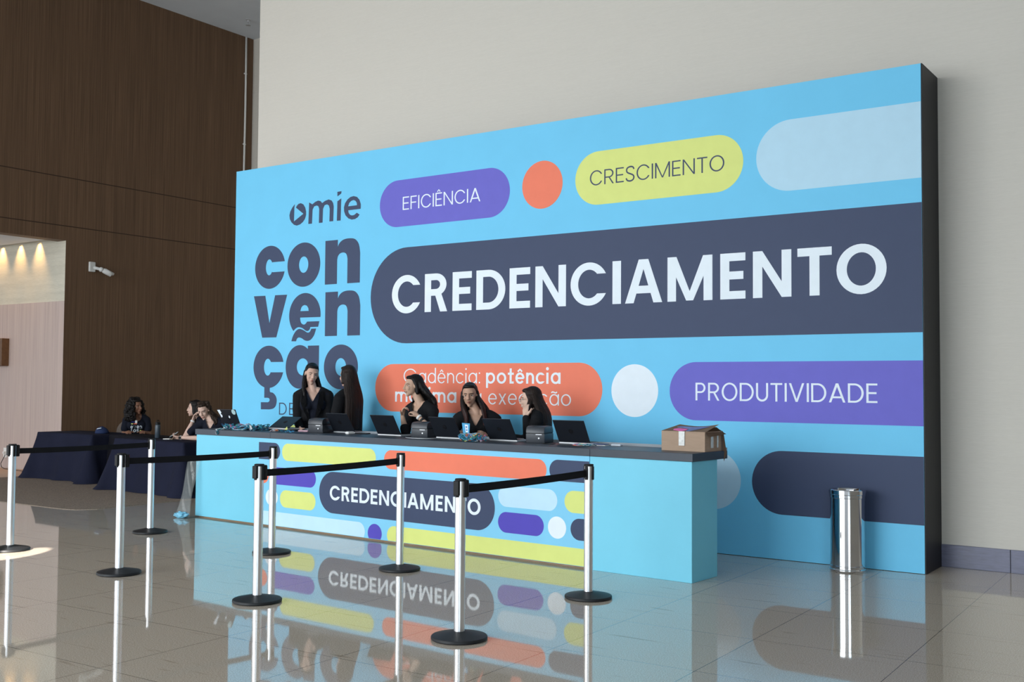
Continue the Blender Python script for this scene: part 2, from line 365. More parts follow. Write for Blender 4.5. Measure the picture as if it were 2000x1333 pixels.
def cshape_e(w, xh, o, tv, th):
    rx, ry = w/2, xh/2+o; ai = 38
    return [ell(w/2, xh/2, rx, ry, -2, 360-ai, 40) + ell(w/2, xh/2, rx-tv, ry-th, 360-ai, -2, 36)]
def arch(x0, x1, xh, tv, th):
    w = x1-x0; r = (w)/2; cy = xh-r*1.0
    a = [[(x0+tv*.6, cy*.98)] + ell(x0+r, cy, r, r*1.0, 180, 0, 24)[1:-1] + [(x1, cy), (x1, 0), (x1-tv, 0), (x1-tv, cy)] + ell(x0+r, cy, r-tv, r-th, 0, 180, 24)[1:-1] + [(x0+tv, cy*.96)]]
    return [a, bar(x0, 0, x0+tv, xh)]
def smooth_pts(p, k=4):
    P = [Vector((a, b, 0)) for a, b in p]; out = []
    for i in range(len(P)-1):
        p0 = P[max(i-1, 0)]; p1 = P[i]; p2 = P[i+1]; p3 = P[min(i+2, len(P)-1)]
        for j in range(k):
            t = j/k; q = .5*((2*p1)+(p2-p0)*t+(2*p0-5*p1+4*p2-p3)*t*t+(3*p1-p0-3*p2+p3)*t**3); out.append((q.x, q.y))
    out.append((P[-1].x, P[-1].y)); return out
def stroke(pts, t):
    L, Rr = [], []
    for i, p in enumerate(pts):
        a = Vector(pts[max(i-1, 0)]); b = Vector(pts[min(i+1, len(pts)-1)]); d = (b-a).normalized(); n = Vector((-d.y, d.x))*t/2
        L.append((p[0]+n.x, p[1]+n.y)); Rr.append((p[0]-n.x, p[1]-n.y))
    return [[L + Rr[::-1]]]
WID = dict(C=.99, R=.755, E=.62, D=.90, N=.87, A=.957, M=1.10, T=.73, O=1.03, F=.60, S=.68, P=.70, U=.76, V=.93)
WID['Ê'] = .62
LOW = dict(a=.60, d=.60, n=.50, c=.55, p=.60, o=.62, t=.38, m=.86, x=.50, e=.58, u=.50, v=.55, s=.42)
LOW.update({'ê': .58, 'á': .60, 'ç': .55, 'ã': .60, 'í': 0, 'i': 0, ':': 0})
def word(bm, text, x0, x1, z0, h, tv, th, fn, t0, t1, gap=.15, xh=None, mi=0, positions=None):
    """lay a word out between x0 and x1; fn(x, z, depth) -> point; every stroke on its own hair's breadth of ink"""
    items = []; x = 0
    for c in text:
        if c == ' ': x += .34*h; continue
        w = (WID.get(c, LOW.get(c)) or 0)*h if c not in 'IÍiíí:' else tv
        items.append((c, x, w)); x += w + gap*h
    total = items[-1][1]+items[-1][2]; s = (x1-x0)/total
    for i, (c, lx, w) in enumerate(items):
        if positions: a, b = positions[i]; lx, w = a, b-a
        else: lx, w = x0+lx*s, (w*s if c not in 'IÍií:' else tv)
        for k, g in enumerate(glyph(c, w, h, tv, th, xh)):
            slab(bm, [[(lx+u, z0+v) for u, v in lp] for lp in g], fn, t0, t1+.00012*k, mi)

# ------------------------------------------------------------------ the setting
XB, YB, ZC = -16.37, 1.361, 8.34
bm = new(); box(bm, -32, 7, -18, 6, -.12, 0); struct('floor', bm, M_floor)
bm = new(); slab(bm, [[(-30, -1.58), (-11.72, -1.60), (-11.50, -1.545), (-11.36, -1.36), (-11.36, 5.3), (-16.25, 5.3), (-16.25, .27), (-30, .27)]], lambda u, v, t: (u, v, t), 0, .006)
struct('floor_carpet', fix(bm), M_carpet)
bm = new(); slab(bm, [[(-30, .272), (-16.252, .272), (-16.252, 1.36), (-30, 1.36)]], lambda u, v, t: (u, v, t), 0, .005); struct('floor_passage', fix(bm), M_beige)
bm = new(); box(bm, -10.787, 7, .518, 5.34, 0, ZC); struct('wall_back', bm, M_cream)
bm = new(); box(bm, XB, -10.787, 5.34, 5.5, 0, ZC); struct('wall_recess', bm, M_cream)
bm = new(); slab(bm, [[(5.5, 0), (YB, 0), (YB, 3.868), (-18, 3.868), (-18, ZC), (5.5, ZC)]], lambda u, v, t: (t, u, v), XB-.25, XB); struct('wall_left', fix(bm), M_brown)
bm = new(); box(bm, -30, XB-.002, YB-.006, YB-.0005, 0, 2.858); box(bm, -30, XB-.25, YB, YB+.15, 0, 2.858); struct('wall_passage_lower', bm, M_light)
bm = new(); box(bm, -30, XB-.002, YB-.004, YB-.0005, 2.858, 3.866); box(bm, -30, XB-.25, YB+.003, YB+.15, 2.858, 4.6); struct('wall_passage_upper', bm, wallcover('passage_wallpaper', '#c4bfae', '#cfcabb', (3, 3, 40), 3.0, rough=.85, bump=.1))
bm = new(); box(bm, -30, XB-.25, -18, 1.137, 3.868, 3.95); struct('ceiling_passage', bm, M_ceil)
bm = new(); box(bm, -30, XB-.25, 1.0, YB+.1, 4.45, 4.6); struct('trim_light_slot', bm, M_ceil)
bm = new(); box(bm, -30, XB-.25, 1.117, 1.137, 3.95, 4.45); struct('trim_light_slot_side', bm, M_ceil)
bm = new(); box(bm, XB-.3, 7, -18, 5.5, ZC, ZC+.15); struct('ceiling', bm, M_ceil)
bm = new(); box(bm, 6.6, 6.8, -18, .52, 0, ZC); struct('wall_right', bm, M_cream)
b_root = empty('baseboard_back', (0, 0, 0)); b_root['kind'] = 'structure'
xs = [-2.26, -1.72, -.86, 0, .86, 1.72, 2.58, 3.44, 4.3, 5.2, 6.6]
bm = new()
for a, b in zip(xs[:-1], xs[1:]): box(bm, a, b-.004, .500, .5185, 0, .188, bev=.003)
struct('baseboard_panel', bm, M_stone, b_root)
# window frames of the glazed front, behind the viewpoint
bm = new()
for x in np.linspace(-15.0, -4.0, 8): box(bm, x-.05, x+.05, -15.4, -15.25, 0, 5.6)
for z in (.25, 2.9, 5.55): box(bm, -15.05, -3.95, -15.42, -15.27, z-.05, z+.05)
struct('window_1', bm, M_plasg)

# small fittings of the walls and ceiling
cd = empty('conduit_pipe', (XB+.004, 5.135, 0)); tag(cd, 'thin pale vertical conduit pipe near the inner corner of the brown wall', 'pipe')
bm = new(); tube(bm, [(.02, 0, 8.33), (.022, .004, 7.0), (.02, -.003, 5.8), (.021, -.012, 4.5), (.02, -.01, 3.2), (.02, 0, .05)], .020, 12); obj('pipe_run', bm, M_wht, cd, smooth=True)
for z in (7.6, 6.2, 4.6, 2.4): bm = new(); box(bm, 0, .026, -.034, .034, z-.012, z+.012, bev=.003); obj('pipe_clip', bm, M_wht, cd)
sp = empty('ceiling_sprinkler', (-15.54, 4.47, ZC)); tag(sp, 'small sprinkler head hanging from the high ceiling near the corner', 'sprinkler')
bm = new(); lathe(bm, [(0, 0), (.05, 0), (.05, -.008), (.018, -.014), (.018, -.055), (0, -.055)], n=20); obj('body', bm, M_silver, sp, smooth=True, auto=40)
bm = new(); tube(bm, [(-.018, 0, -.05), (-.024, 0, -.08), (0, 0, -.11), (.024, 0, -.08), (.018, 0, -.05)], .005, 8); lathe(bm, [(0, -.108), (.045, -.108), (.05, -.114), (0, -.118)], n=20); obj('deflector', bm, M_silver, sp)

sc = empty('security_camera', (XB, 1.87, 3.47)); tag(sc, 'white bullet security camera on a bracket on the brown wall', 'security camera')
bm = new(); box(bm, 0, .045, -.085, .03, -.085, .085, bev=.012); obj('mount', bm, M_wht, sc)
bm = new(); tube(bm, [(.03, .0, -.01), (.09, .06, -.03), (.12, .10, -.045)], .026, 14); bmesh.ops.create_uvsphere(bm, u_segments=18, v_segments=12, radius=.042, matrix=Matrix.Translation((.11, .09, -.04))); obj('bracket', bm, M_wht, sc, smooth=True)
d = Vector((.30, .78, -.42)).normalized(); q = d.to_track_quat('Z', 'Y').to_matrix().to_4x4(); Mc = Matrix.Translation((.125, .115, -.05)) @ q
bm = new(); lathe(bm, [(0, 0), (.034, 0), (.043, .012), (.043, .15), (.038, .156), (0, .156)], n=28, M=Mc); obj('housing', bm, M_wht, sc, smooth=True, auto=40)
bm = new(); lathe(bm, [(0, .1565), (.032, .1565), (.030, .160), (0, .161)], n=24, M=Mc); obj('lens', bm, M_lens, sc)
bm = new(); lathe(bm, [(.044, .03), (.049, .03), (.049, .185), (.044, .185), (.044, .03)], n=28, M=Mc)
bmesh.ops.delete(bm, geom=[f for f in bm.faces if (Mc.inverted() @ f.calc_center_median()).y < 0], context='FACES'); obj('sun_hood', bm, M_wht, sc, smooth=True)

sco = empty('wall_sconce', (-18.15, YB, 2.02)); tag(sco, 'brown wooden box light on the pale wood wall, cut by the picture edge', 'wall lamp')
bm = new(); box(bm, -.16, .16, -.14, 0, -.24, .24, bev=.006); obj('housing', bm, M_sconce, sco)
for x in (.045, .105): bm = new(); lathe(bm, [(0, 0), (.014, 0), (.014, .004), (0, .004)], n=14, M=Matrix.Translation((x, -.141, -.185)) @ Matrix.Rotation(PI/2, 4, 'X')); obj('screw', bm, M_black, sco)
so = empty('wall_socket', (-18.02, YB, .27)); tag(so, 'white wall socket with a black lead on the pale wood wall', 'socket')
bm = new(); box(bm, -.055, .055, -.012, 0, -.085, .085, bev=.005); obj('faceplate', bm, M_wht, so)
bm = new(); box(bm, -.02, .02, -.05, -.012, -.02, .02, bev=.006); obj('plug', bm, M_wht, so)
bm = new(); tube(bm, [(.03, -.03, -.03), (.06, -.05, -.05), (.02, -.07, -.13), (-.01, -.08, -.19), (.05, -.10, -.24), (.22, -.14, -.262), (.55, -.18, -.262), (1.0, -.25, -.262), (1.5, -.30, -.262)], .006, 8); obj('cord', bm, M_cable, so, smooth=True)

# ------------------------------------------------------------------ the printed wall: panel with artwork
PX0, PX1, PZT, PT = -10.594, -2.260, 4.173, .516
banner = empty('event_banner', ((PX0+PX1)/2, 0, 0)); tag(banner, 'huge light blue printed event panel with dark CREDENCIAMENTO band, leaning on the cream wall', 'banner', kind='thing')
def bobj(name, bm, m, label=None, parent=None):
    for v in bm.verts: v.co.x -= (PX0+PX1)/2
    o = obj(name, fix(bm), m, parent or banner)
    if label: o['label'] = label
    return o
bm = new(); box(bm, PX0, PX1, .004, PT, 0, PZT); bobj('frame', bm, M_black, 'black side frame')
bm = new(); box(bm, PX0+.001, PX1-.010, 0, .0039, .004, PZT-.001); bobj('printed_sheet', bm, M_cyan, 'light blue printed sheet')
bf = lambda u, v, t: (u, -t, v)
def pill(x0, x1, z0, z1, left=True, right=True, n=28):
    r = (z1-z0)/2; zc = (z0+z1)/2; p = []
    p += ell(x1-r, zc, r, r, -90, 90, n) if right else [(x1, z0), (x1, z1)]
    p += ell(x0+r, zc, r, r, 90, 270, n) if left else [(x0, z1), (x0, z0)]
    return p
XR = PX1-.011
for nm, lab, m, args in [
    ('pill', 'purple pill behind EFICIÊNCIA', M_purple, (-8.175, -6.381, 3.260, 3.785)),
    ('pill', 'yellow pill behind CRESCIMENTO', M_yellow, (-5.587, -3.816, 3.278, 3.806)),
    ('pill', 'pale blue pill at the top right', M_lblue, (-3.693, XR, 3.226, 3.857, True, False)),
    ('pill', 'dark band behind CREDENCIAMENTO', M_dark, (-8.297, XR, 1.958, 3.024, True, False)),
    ('pill', 'orange pill with slogan', M_orange, (-8.211, -5.269, 1.203, 1.730)),
    ('pill', 'purple pill behind PRODUTIVIDADE', M_purple, (-4.547, XR, 1.193, 1.728, True, False)),
    ('pill', 'dark pill at the bottom right', M_dark, (-3.739, XR, .392, .946, True, False)),
    ('pill', 'yellow pill low on the left', M_yellow, (-10.03, -8.9, .50, 1.012))]:
    bm = new(); slab(bm, [pill(*args)], bf, 0, .0012); bobj(nm, bm, m, lab)
for lab, m, (cx, cz, r) in [('orange dot', M_orange, (-5.981, 3.541, .245)), ('white dot', M_white, (-4.917, 1.460, .251)), ('grey blue dot behind the counter end', M_lblue, (-4.112, .664, .268))]:
    bm = new(); slab(bm, [ell(cx, cz, r, r, n=64)], bf, 0, .0012); bobj('dot', bm, m, lab)
T0, T1 = .0008, .0022
CRED = [(-7.978, -7.565), (-7.505, -7.192), (-7.121, -6.864), (-6.803, -6.429), (-6.376, -6.12), (-6.056, -5.69), (-5.636, -5.227), (-5.160, -5.066), (-5.021, -4.625), (-4.57, -4.116), (-4.039, -3.797), (-3.726, -3.372), (-3.317, -3.015), (-2.975, -2.555)]
bm = new(); word(bm, 'CREDENCIAMENTO', -7.978, -2.555, 2.294, .416, .088, .072, bf, T0, T1, positions=CRED); bobj('lettering', bm, M_white, 'white word CREDENCIAMENTO')
bm = new(); word(bm, 'EFICIÊNCIA', -7.835, -6.76, 3.444, .147, .016, .013, bf, T0, T1); bobj('lettering', bm, M_white, 'white word EFICIÊNCIA')
bm = new(); word(bm, 'CRESCIMENTO', -5.418, -3.998, 3.472, .146, .0145, .012, bf, T0, T1); bobj('lettering', bm, M_dark, 'dark word CRESCIMENTO')
bm = new(); word(bm, 'PRODUTIVIDADE', -4.284, -2.638, 1.376, .162, .0185, .016, bf, T0, T1); bobj('lettering', bm, M_white, 'white word PRODUTIVIDADE')
bm = new()
word(bm, 'Cadência:', -7.794, -6.743, 1.520, .156, .0145, .012, bf, T0, T1, gap=.13, xh=.110)
word(bm, 'potência', -6.666, -5.748, 1.520, .156, .0255, .022, bf, T0, T1, gap=.11, xh=.112)
word(bm, 'máxima', -7.914, -7.056, 1.312, .156, .0255, .022, bf, T0, T1, gap=.11, xh=.112)
word(bm, 'na', -6.965, -6.725, 1.306, .156, .0145, .012, bf, T0, T1, gap=.13, xh=.110)
word(bm, 'execução', -6.636, -5.625, 1.304, .156, .0145, .012, bf, T0, T1, gap=.13, xh=.112)
bobj('lettering', bm, M_white, 'white slogan on the orange pill')
# heavy wordmark in three lines
bm = new(); K = 0
def W(*loops):
    global K
    slab(bm, list(loops), bf, .0004, .0014+.0001*(K % 4)); K += 1
def sm(p, k=3): return smooth_pts(p, k)
W(ell(-9.955, 2.925, .264, .264, 13, 346, 60) + [(-9.910, 2.862)] + ell(-9.967, 2.925, .060, .098, -36, -324, 30) + [(-9.905, 2.985)])
W(ell(-9.375, 2.924, .275, .265, n=64), ell(-9.375, 2.924, .078, .098, n=40))
def nshape(dx, dz):
    p = [(-9.020, 3.182), (-8.820, 3.182), (-8.820, 3.10)] + sm([(-8.820, 3.10), (-8.79, 3.145), (-8.73, 3.178), (-8.64, 3.187), (-8.55, 3.172), (-8.49, 3.11), (-8.467, 3.01)])[1:] + [(-8.467, 2.666), (-8.663, 2.666)] + sm([(-8.663, 2.95), (-8.675, 2.995), (-8.70, 3.02), (-8.742, 3.028), (-8.785, 3.018), (-8.815, 2.99), (-8.827, 2.95)]) + [(-8.827, 2.667), (-9.02, 2.667)]
    return [(a+dx, b+dz) for a, b in p]
W(nshape(0, 0)); W(nshape(.012, -.605))
W([(-10.232, 2.581), (-10.029, 2.579), (-9.949, 2.240), (-9.856, 2.578), (-9.648, 2.576), (-9.824, 2.064), (-10.072, 2.065)])
W(ell(-9.345, 2.32, .262, .263, -6.6, 224, 60) + sm([(-9.531, 2.135), (-9.49, 2.165), (-9.443, 2.178), (-9.38, 2.165), (-9.33, 2.137), (-9.294, 2.129), (-9.262, 2.145), (-9.248, 2.175)]) + [(-9.12, 2.175), (-9.102, 2.241)] + sm([(-9.303, 2.241), (-9.33, 2.215), (-9.362, 2.207), (-9.40, 2.225), (-9.418, 2.26), (-9.421, 2.292)]),
  [(-9.42, 2.369), (-9.405, 2.41), (-9.38, 2.433), (-9.347, 2.44), (-9.31, 2.43), (-9.285, 2.40), (-9.28, 2.368)])
W(sm([(-9.484, 2.010), (-9.47, 2.04), (-9.44, 2.055), (-9.39, 2.045), (-9.34, 2.02), (-9.291, 2.012), (-9.24, 2.025), (-9.19, 2.07), (-9.165, 2.12), (-9.153, 2.155)]) + sm([(-9.231, 2.155), (-9.25, 2.125), (-9.275, 2.11), (-9.31, 2.115), (-9.36, 2.14), (-9.427, 2.157), (-9.48, 2.14), (-9.52, 2.10), (-9.545, 2.06), (-9.563, 2.012)]))
W(ell(-9.953, 1.707, .265, .258, 13, 345, 60) + [(-9.913, 1.640)] + ell(-9.965, 1.703, .067, .103, -37, -323, 30) + [(-9.907, 1.765)])
W(sm([(-9.921, 1.47), (-9.921, 1.404), (-9.87, 1.392), (-9.82, 1.355), (-9.799, 1.30), (-9.815, 1.235), (-9.86, 1.20), (-9.928, 1.189)]) + [(-10.075, 1.188), (-10.077, 1.275), (-9.95, 1.276), (-9.925, 1.29), (-9.922, 1.31), (-9.935, 1.326), (-9.96, 1.330), (-10.018, 1.329), (-10.019, 1.47)])
W(ell(-9.420, 1.704, .233, .260, n=64), ell(-9.366, 1.704, .099, .101, n=40)); W([(-9.284, 1.452), (-9.100, 1.452), (-9.100, 1.955), (-9.284, 1.955)])
W(ell(-8.748, 1.701, .268, .259, n=64), ell(-8.748, 1.701, .085, .102, n=40))
bobj('lettering', bm, M_dark, 'dark heavy word con-ven-ção in three lines')
bm = new(); word(bm, 'D', -9.755, -9.626, 1.130, .144, .015, .013, bf, T0, T1); bobj('lettering', bm, M_dark, 'thin dark letter D')
bm = new(); word(bm, 'E', -9.583, -9.495, 1.130, .144, .015, .013, bf, T0, T1); bobj('lettering', bm, M_dark, 'thin dark letter E')
bm = new(); K = 0
W([(-9.54, 3.665), (-9.583, 3.627), (-9.617, 3.58), (-9.63, 3.537), (-9.622, 3.491), (-9.593, 3.449), (-9.55, 3.416), (-9.501, 3.402), (-9.446, 3.412), (-9.398, 3.438), (-9.364, 3.475), (-9.348, 3.518), (-9.349, 3.562), (-9.364, 3.608), (-9.396, 3.65), (-9.438, 3.668), (-9.479, 3.662), (-9.506, 3.642), (-9.52, 3.621), (-9.393, 3.536), (-9.551, 3.456), (-9.548, 3.619)])
W([(-9.298, 3.663), (-9.245, 3.636), (-9.198, 3.661), (-9.151, 3.672), (-9.11, 3.663), (-9.083, 3.636), (-9.036, 3.658), (-8.977, 3.67), (-8.93, 3.653), (-8.906, 3.62), (-8.895, 3.58), (-8.9, 3.407), (-8.961, 3.408), (-8.958, 3.557), (-8.972, 3.597), (-9.002, 3.614), (-9.042, 3.608), (-9.068, 3.567), (-9.073, 3.404), (-9.132, 3.404), (-9.13, 3.572), (-9.146, 3.605), (-9.173, 3.615), (-9.214, 3.609), (-9.24, 3.572), (-9.247, 3.406), (-9.307, 3.406)])
W([(-8.836, 3.635), (-8.776, 3.663), (-8.781, 3.405), (-8.841, 3.406)]); W([(-8.838, 3.746), (-8.774, 3.748), (-8.777, 3.721), (-8.836, 3.693)])
W([(-8.469, 3.514), (-8.663, 3.514), (-8.656, 3.483), (-8.633, 3.459), (-8.604, 3.449), (-8.568, 3.451), (-8.527, 3.474), (-8.484, 3.449), (-8.51, 3.421), (-8.555, 3.403), (-8.606, 3.401), (-8.658, 3.419), (-8.704, 3.458), (-8.727, 3.508), (-8.73, 3.556), (-8.713, 3.602), (-8.675, 3.642), (-8.63, 3.666), (-8.579, 3.672), (-8.527, 3.657), (-8.488, 3.62), (-8.468, 3.571), (-8.467, 3.542)],
  [(-8.665, 3.56), (-8.648, 3.599), (-8.616, 3.62), (-8.578, 3.626), (-8.549, 3.613), (-8.529, 3.588), (-8.526, 3.561)])
bobj('logo', bm, M_dark, 'dark small wordmark with a play triangle in its first letter')

# ------------------------------------------------------------------ the reception counter, in its own frame (x along, y inwards)
CA = Vector((-9.892, -1.111, 0)); CANG = R(-3.587); ZT = .988; CM = Matrix.Translation(CA) @ Matrix.Rotation(CANG, 4, 'Z')
def cw(x, y, z=0.): return CM @ Vector((x, y, z))
counter = empty('reception_counter', CA, CANG); tag(counter, 'long light blue reception counter with charcoal worktop and printed CREDENCIAMENTO front', 'counter')
bm = new(); box(bm, 0, 1.105, 0, .41, .016, .925, bev=.002, seg=1); box(bm, 1.105, 5.355, .004, .41, .016, .925); box(bm, 5.355, 6.297, 0, .41, 0, .925, bev=.002, seg=1); obj('body', bm, M_cyan2, counter)
bm = new(); box(bm, .03, 5.36, .035, .39, 0, .016); obj('plinth', bm, M_ply, counter)
bm = new(); box(bm, 1.108, 5.352, -.004, .004, .020, .925); obj('printed_front', bm, M_cyanp, counter)
bm = new(); box(bm, -.012, 1.30, -.012, .56, .925, ZT, bev=.002, seg=1); box(bm, 1.302, 5.36, -.012, .56, .925, ZT, bev=.002, seg=1); box(bm, 5.362, 6.31, -.012, .56, .925, ZT, bev=.002, seg=1); obj('worktop', bm, M_top, counter)
bm = new(); box(bm, .0, 6.30, .56, .575, .93, 1.012); obj('rear_lip', bm, mat('grey_edge', (.24, .27, .30), .5), counter)
cf = lambda u, v, t: (u, -.004-t, v)
PL, PR = 1.109, 5.351
def cpart(nm, lab, m, loops):
    bm = new(); slab(bm, loops, cf, 0, .001); o = obj(nm, fix(bm), m, counter); o['label'] = lab
rows = [(.703, .881), (.450, .628), (.222, .400), (.022, .162)]
cpart('pill', 'dark pill, top left of the front', M_dark, [pill(PL, 1.456, *rows[0], False, True)])
cpart('pill', 'long yellow pill, top of the front', M_yellow, [pill(1.488, 2.872, *rows[0])])
cpart('pill', 'long orange pill, top of the front', M_orange, [pill(2.984, 4.916, .697, .877)])
cpart('pill', 'dark pill, top right of the front', M_dark, [pill(4.946, PR, *rows[0], True, False)])
cpart('pill', 'short orange pill at the left edge', M_orange, [pill(PL, 1.280, *rows[1], False, True)])
cpart('pill', 'purple pill, left of the front', M_purple2, [pill(1.32, 2.018, *rows[1])])
cpart('dot', 'white dot, left of the front', M_white, [ell(1.332, .311, .098, .089, n=48)])
cpart('pill', 'short yellow pill, left of the front', M_yellow, [pill(1.466, 2.017, .220, .398)])
cpart('pill', 'dark pill behind CREDENCIAMENTO', M_dark, [pill(2.070, 4.355, .217, .628)])
cpart('pill', 'pale blue pill at the foot', M_lblue2, [ell(2.734-.092, .072, .092, .091, 33, 90, 8) + [(PL, .163), (PL, .021)] + [(2.734-.052, .021)] + ell(2.734-.092, .072, .092, .091, -34, 33, 14)])
cpart('dot', 'purple dot at the foot', M_purple2, [ell(2.869, .072, .095, .091, -34, 214, 36)])
cpart('pill', 'long yellow band at the foot', M_yellow, [[(PR, .021), (PR, .163)] + ell(3.035+.091, .072, .091, .091, 90, 214, 16)])
cpart('pill', 'pale blue pill, right of the front', M_lblue2, [pill(4.393, 5.03, .447, .628)])
cpart('pill', 'yellow pill cut by the right edge', M_yellow, [pill(5.104, PR, .450, .632, True, False)])
cpart('pill', 'purple pill, right of the front', M_purple2, [pill(4.393, 4.890, .224, .402)])
cpart('dot', 'white dot, right of the front', M_white, [ell(5.028, .315, .094, .092, n=48)])
cpart('pill', 'dark pill cut by the right edge', M_dark, [pill(5.167, PR, .229, .407, True, False)])
bm = new(); k = 1.964/5.423
word(bm, 'CREDENCIAMENTO', 2.229, 4.193, .349, .142, .030, .026, cf, .0006, .0018, positions=[(2.229+(a+7.978)*k, 2.229+(b+7.978)*k) for a, b in CRED]); o = obj('lettering', fix(bm), M_white, counter); o['label'] = 'white word CREDENCIAMENTO on the counter front'

# ------------------------------------------------------------------ barrier posts
STS = [(-9.208, -3.697), (-7.408, -3.848), (-9.188, -2.235), (-7.249, -2.403), (-5.719, -3.945), (-5.776, -2.384), (-3.932, -3.986), (-3.956, -2.459)]
SLAB = ['barrier post nearest the pale passage, a belt running to the post behind it',
        'steel barrier post between the passage post and the counter end, holding the belt cassette',
        'barrier post standing in front of the navy draped table',
        'barrier post before the left part of the counter, receiving a belt',
        'barrier post standing before the dark D of the counter front, belt starting on it',
        'barrier post hiding the second C of CREDENCIAMENTO on the counter front',
        'largest and nearest barrier post, hiding the T of the counter lettering',
        'barrier post at the right seam of the printed counter front']
BELT = {0: 2, 1: 3, 4: 5, 6: 7}
def make_post():
    r = empty('barrier_post', (0, 0, 0)); tag(r, SLAB[0], 'barrier post', 'belt barrier posts')
    bm = new(); lathe(bm, [(0, 0), (.160, 0), (.168, .006), (.168, .016), (.164, .022), (.10, .036), (.045, .046), (.036, .048), (0, .048)], n=64); obj('base', bm, M_rubber, r, smooth=True, auto=35)
    bm = new(); lathe(bm, [(.0315, .046), (.0315, .930), (0, .930)], n=40); obj('pole', bm, M_steel, r, smooth=True, auto=50)
    bm = new(); lathe(bm, [(0, .930), (.0335, .930), (.0345, .934), (.0345, .941), (.031, .945), (0, .945)], n=40); obj('cap', bm, M_plas, r, smooth=True, auto=35)
    for k in range(4):
        Mk = Matrix.Rotation(k*PI/2, 4, 'Z')
        bm = new(); box(bm, -.011, .011, .0285, .0385, .835, .930, bev=.003, M=Mk); obj('belt_slot', bm, M_plas, r)
    return r
proto = make_post(); posts = []
for i, (x, y) in enumerate(STS):
    o = proto if i == 0 else copy_tree(proto); o.location = (x, y, 0); o['label'] = SLAB[i]; posts.append(o)
for a, b in BELT.items():
    A = Vector((*STS[a], 0)); B = Vector((*STS[b], 0)); d = (B-A).normalized(); ang = math.atan2(d.y, d.x)
    for idx, s in ((a, 1), (b, -1)): posts[idx].rotation_euler = (0, 0, ang-PI/2)
    L = (B-A).length; n = Vector((0, 1, 0))
    # local frame of the post: +Y runs along the belt
    bm = new(); box(bm, -.020, .020, -.048, -.030, .846, .934, bev=.005); obj('rear_clip', bm, M_plas, posts[a])
    bm = new(); box(bm, -.022, .022, .030, .060, .832, .936, bev=.008); cs = obj('belt_cassette', bm, M_plas, posts[a])
    bm = new(); box(bm, -.010, .010, .045, .066, .912, .930, bev=.004); o = obj('release_button', bm, M_red, cs); o['label'] = 'red release button'
    bm = new(); N = 24; ps = []
    for i in range(N+1):
        t = i/N; y = .06 + (L-.10)*t; z = .905 - .006*4*t*(1-t)
        ps.append([bm.verts.new((x, y, z+dz)) for x, dz in ((-.0012, .0), (-.0012, -.049), (.0012, -.049), (.0012, 0))])
    for p, q in zip(ps[:-1], ps[1:]):
        for k in range(4): bm.faces.new((p[k], p[(k+1) % 4], q[(k+1) % 4], q[k]))
    bm.faces.new(ps[0][::-1]); bm.faces.new(ps[-1]); obj('belt', fix(bm), M_web, posts[a])
    bm = new(); box(bm, -.013, .013, .030, .046, .845, .912, bev=.003); o = obj('belt_clip', bm, M_plas, posts[b]); o.rotation_euler = (0, 0, PI)

# ------------------------------------------------------------------ bin
bn = empty('waste_bin', (-2.825, -.215, 0)); tag(bn, 'polished chrome cylindrical waste bin standing before the blue panel', 'bin')
bm = new(); lathe(bm, [(0, .004), (.138, .004), (.138, .615), (.125, .615), (.125, .02), (0, .02)], n=72); obj('body', bm, M_chrome, bn, smooth=True, auto=40)
bm = new(); lathe(bm, [(0, 0), (.141, 0), (.144, .006), (.144, .022), (.139, .028), (.139, .042), (.142, .045), (.142, .052), (.138, .055)], n=72); obj('foot_ring', bm, M_chrome, bn, smooth=True, auto=30)
bm = new(); lathe(bm, [(.138, .600), (.143, .604), (.143, .628), (.147, .632), (.147, .664), (.142, .670), (.118, .668), (.112, .655), (.112, .60), (.138, .60)], n=72); obj('rim', bm, M_chrome, bn, smooth=True, auto=30)
bm = new(); lathe(bm, [(0, .640), (.112, .640), (.112, .646), (.08, .652), (0, .654)], n=48); obj('ash_tray', bm, M_chrome, bn, smooth=True)

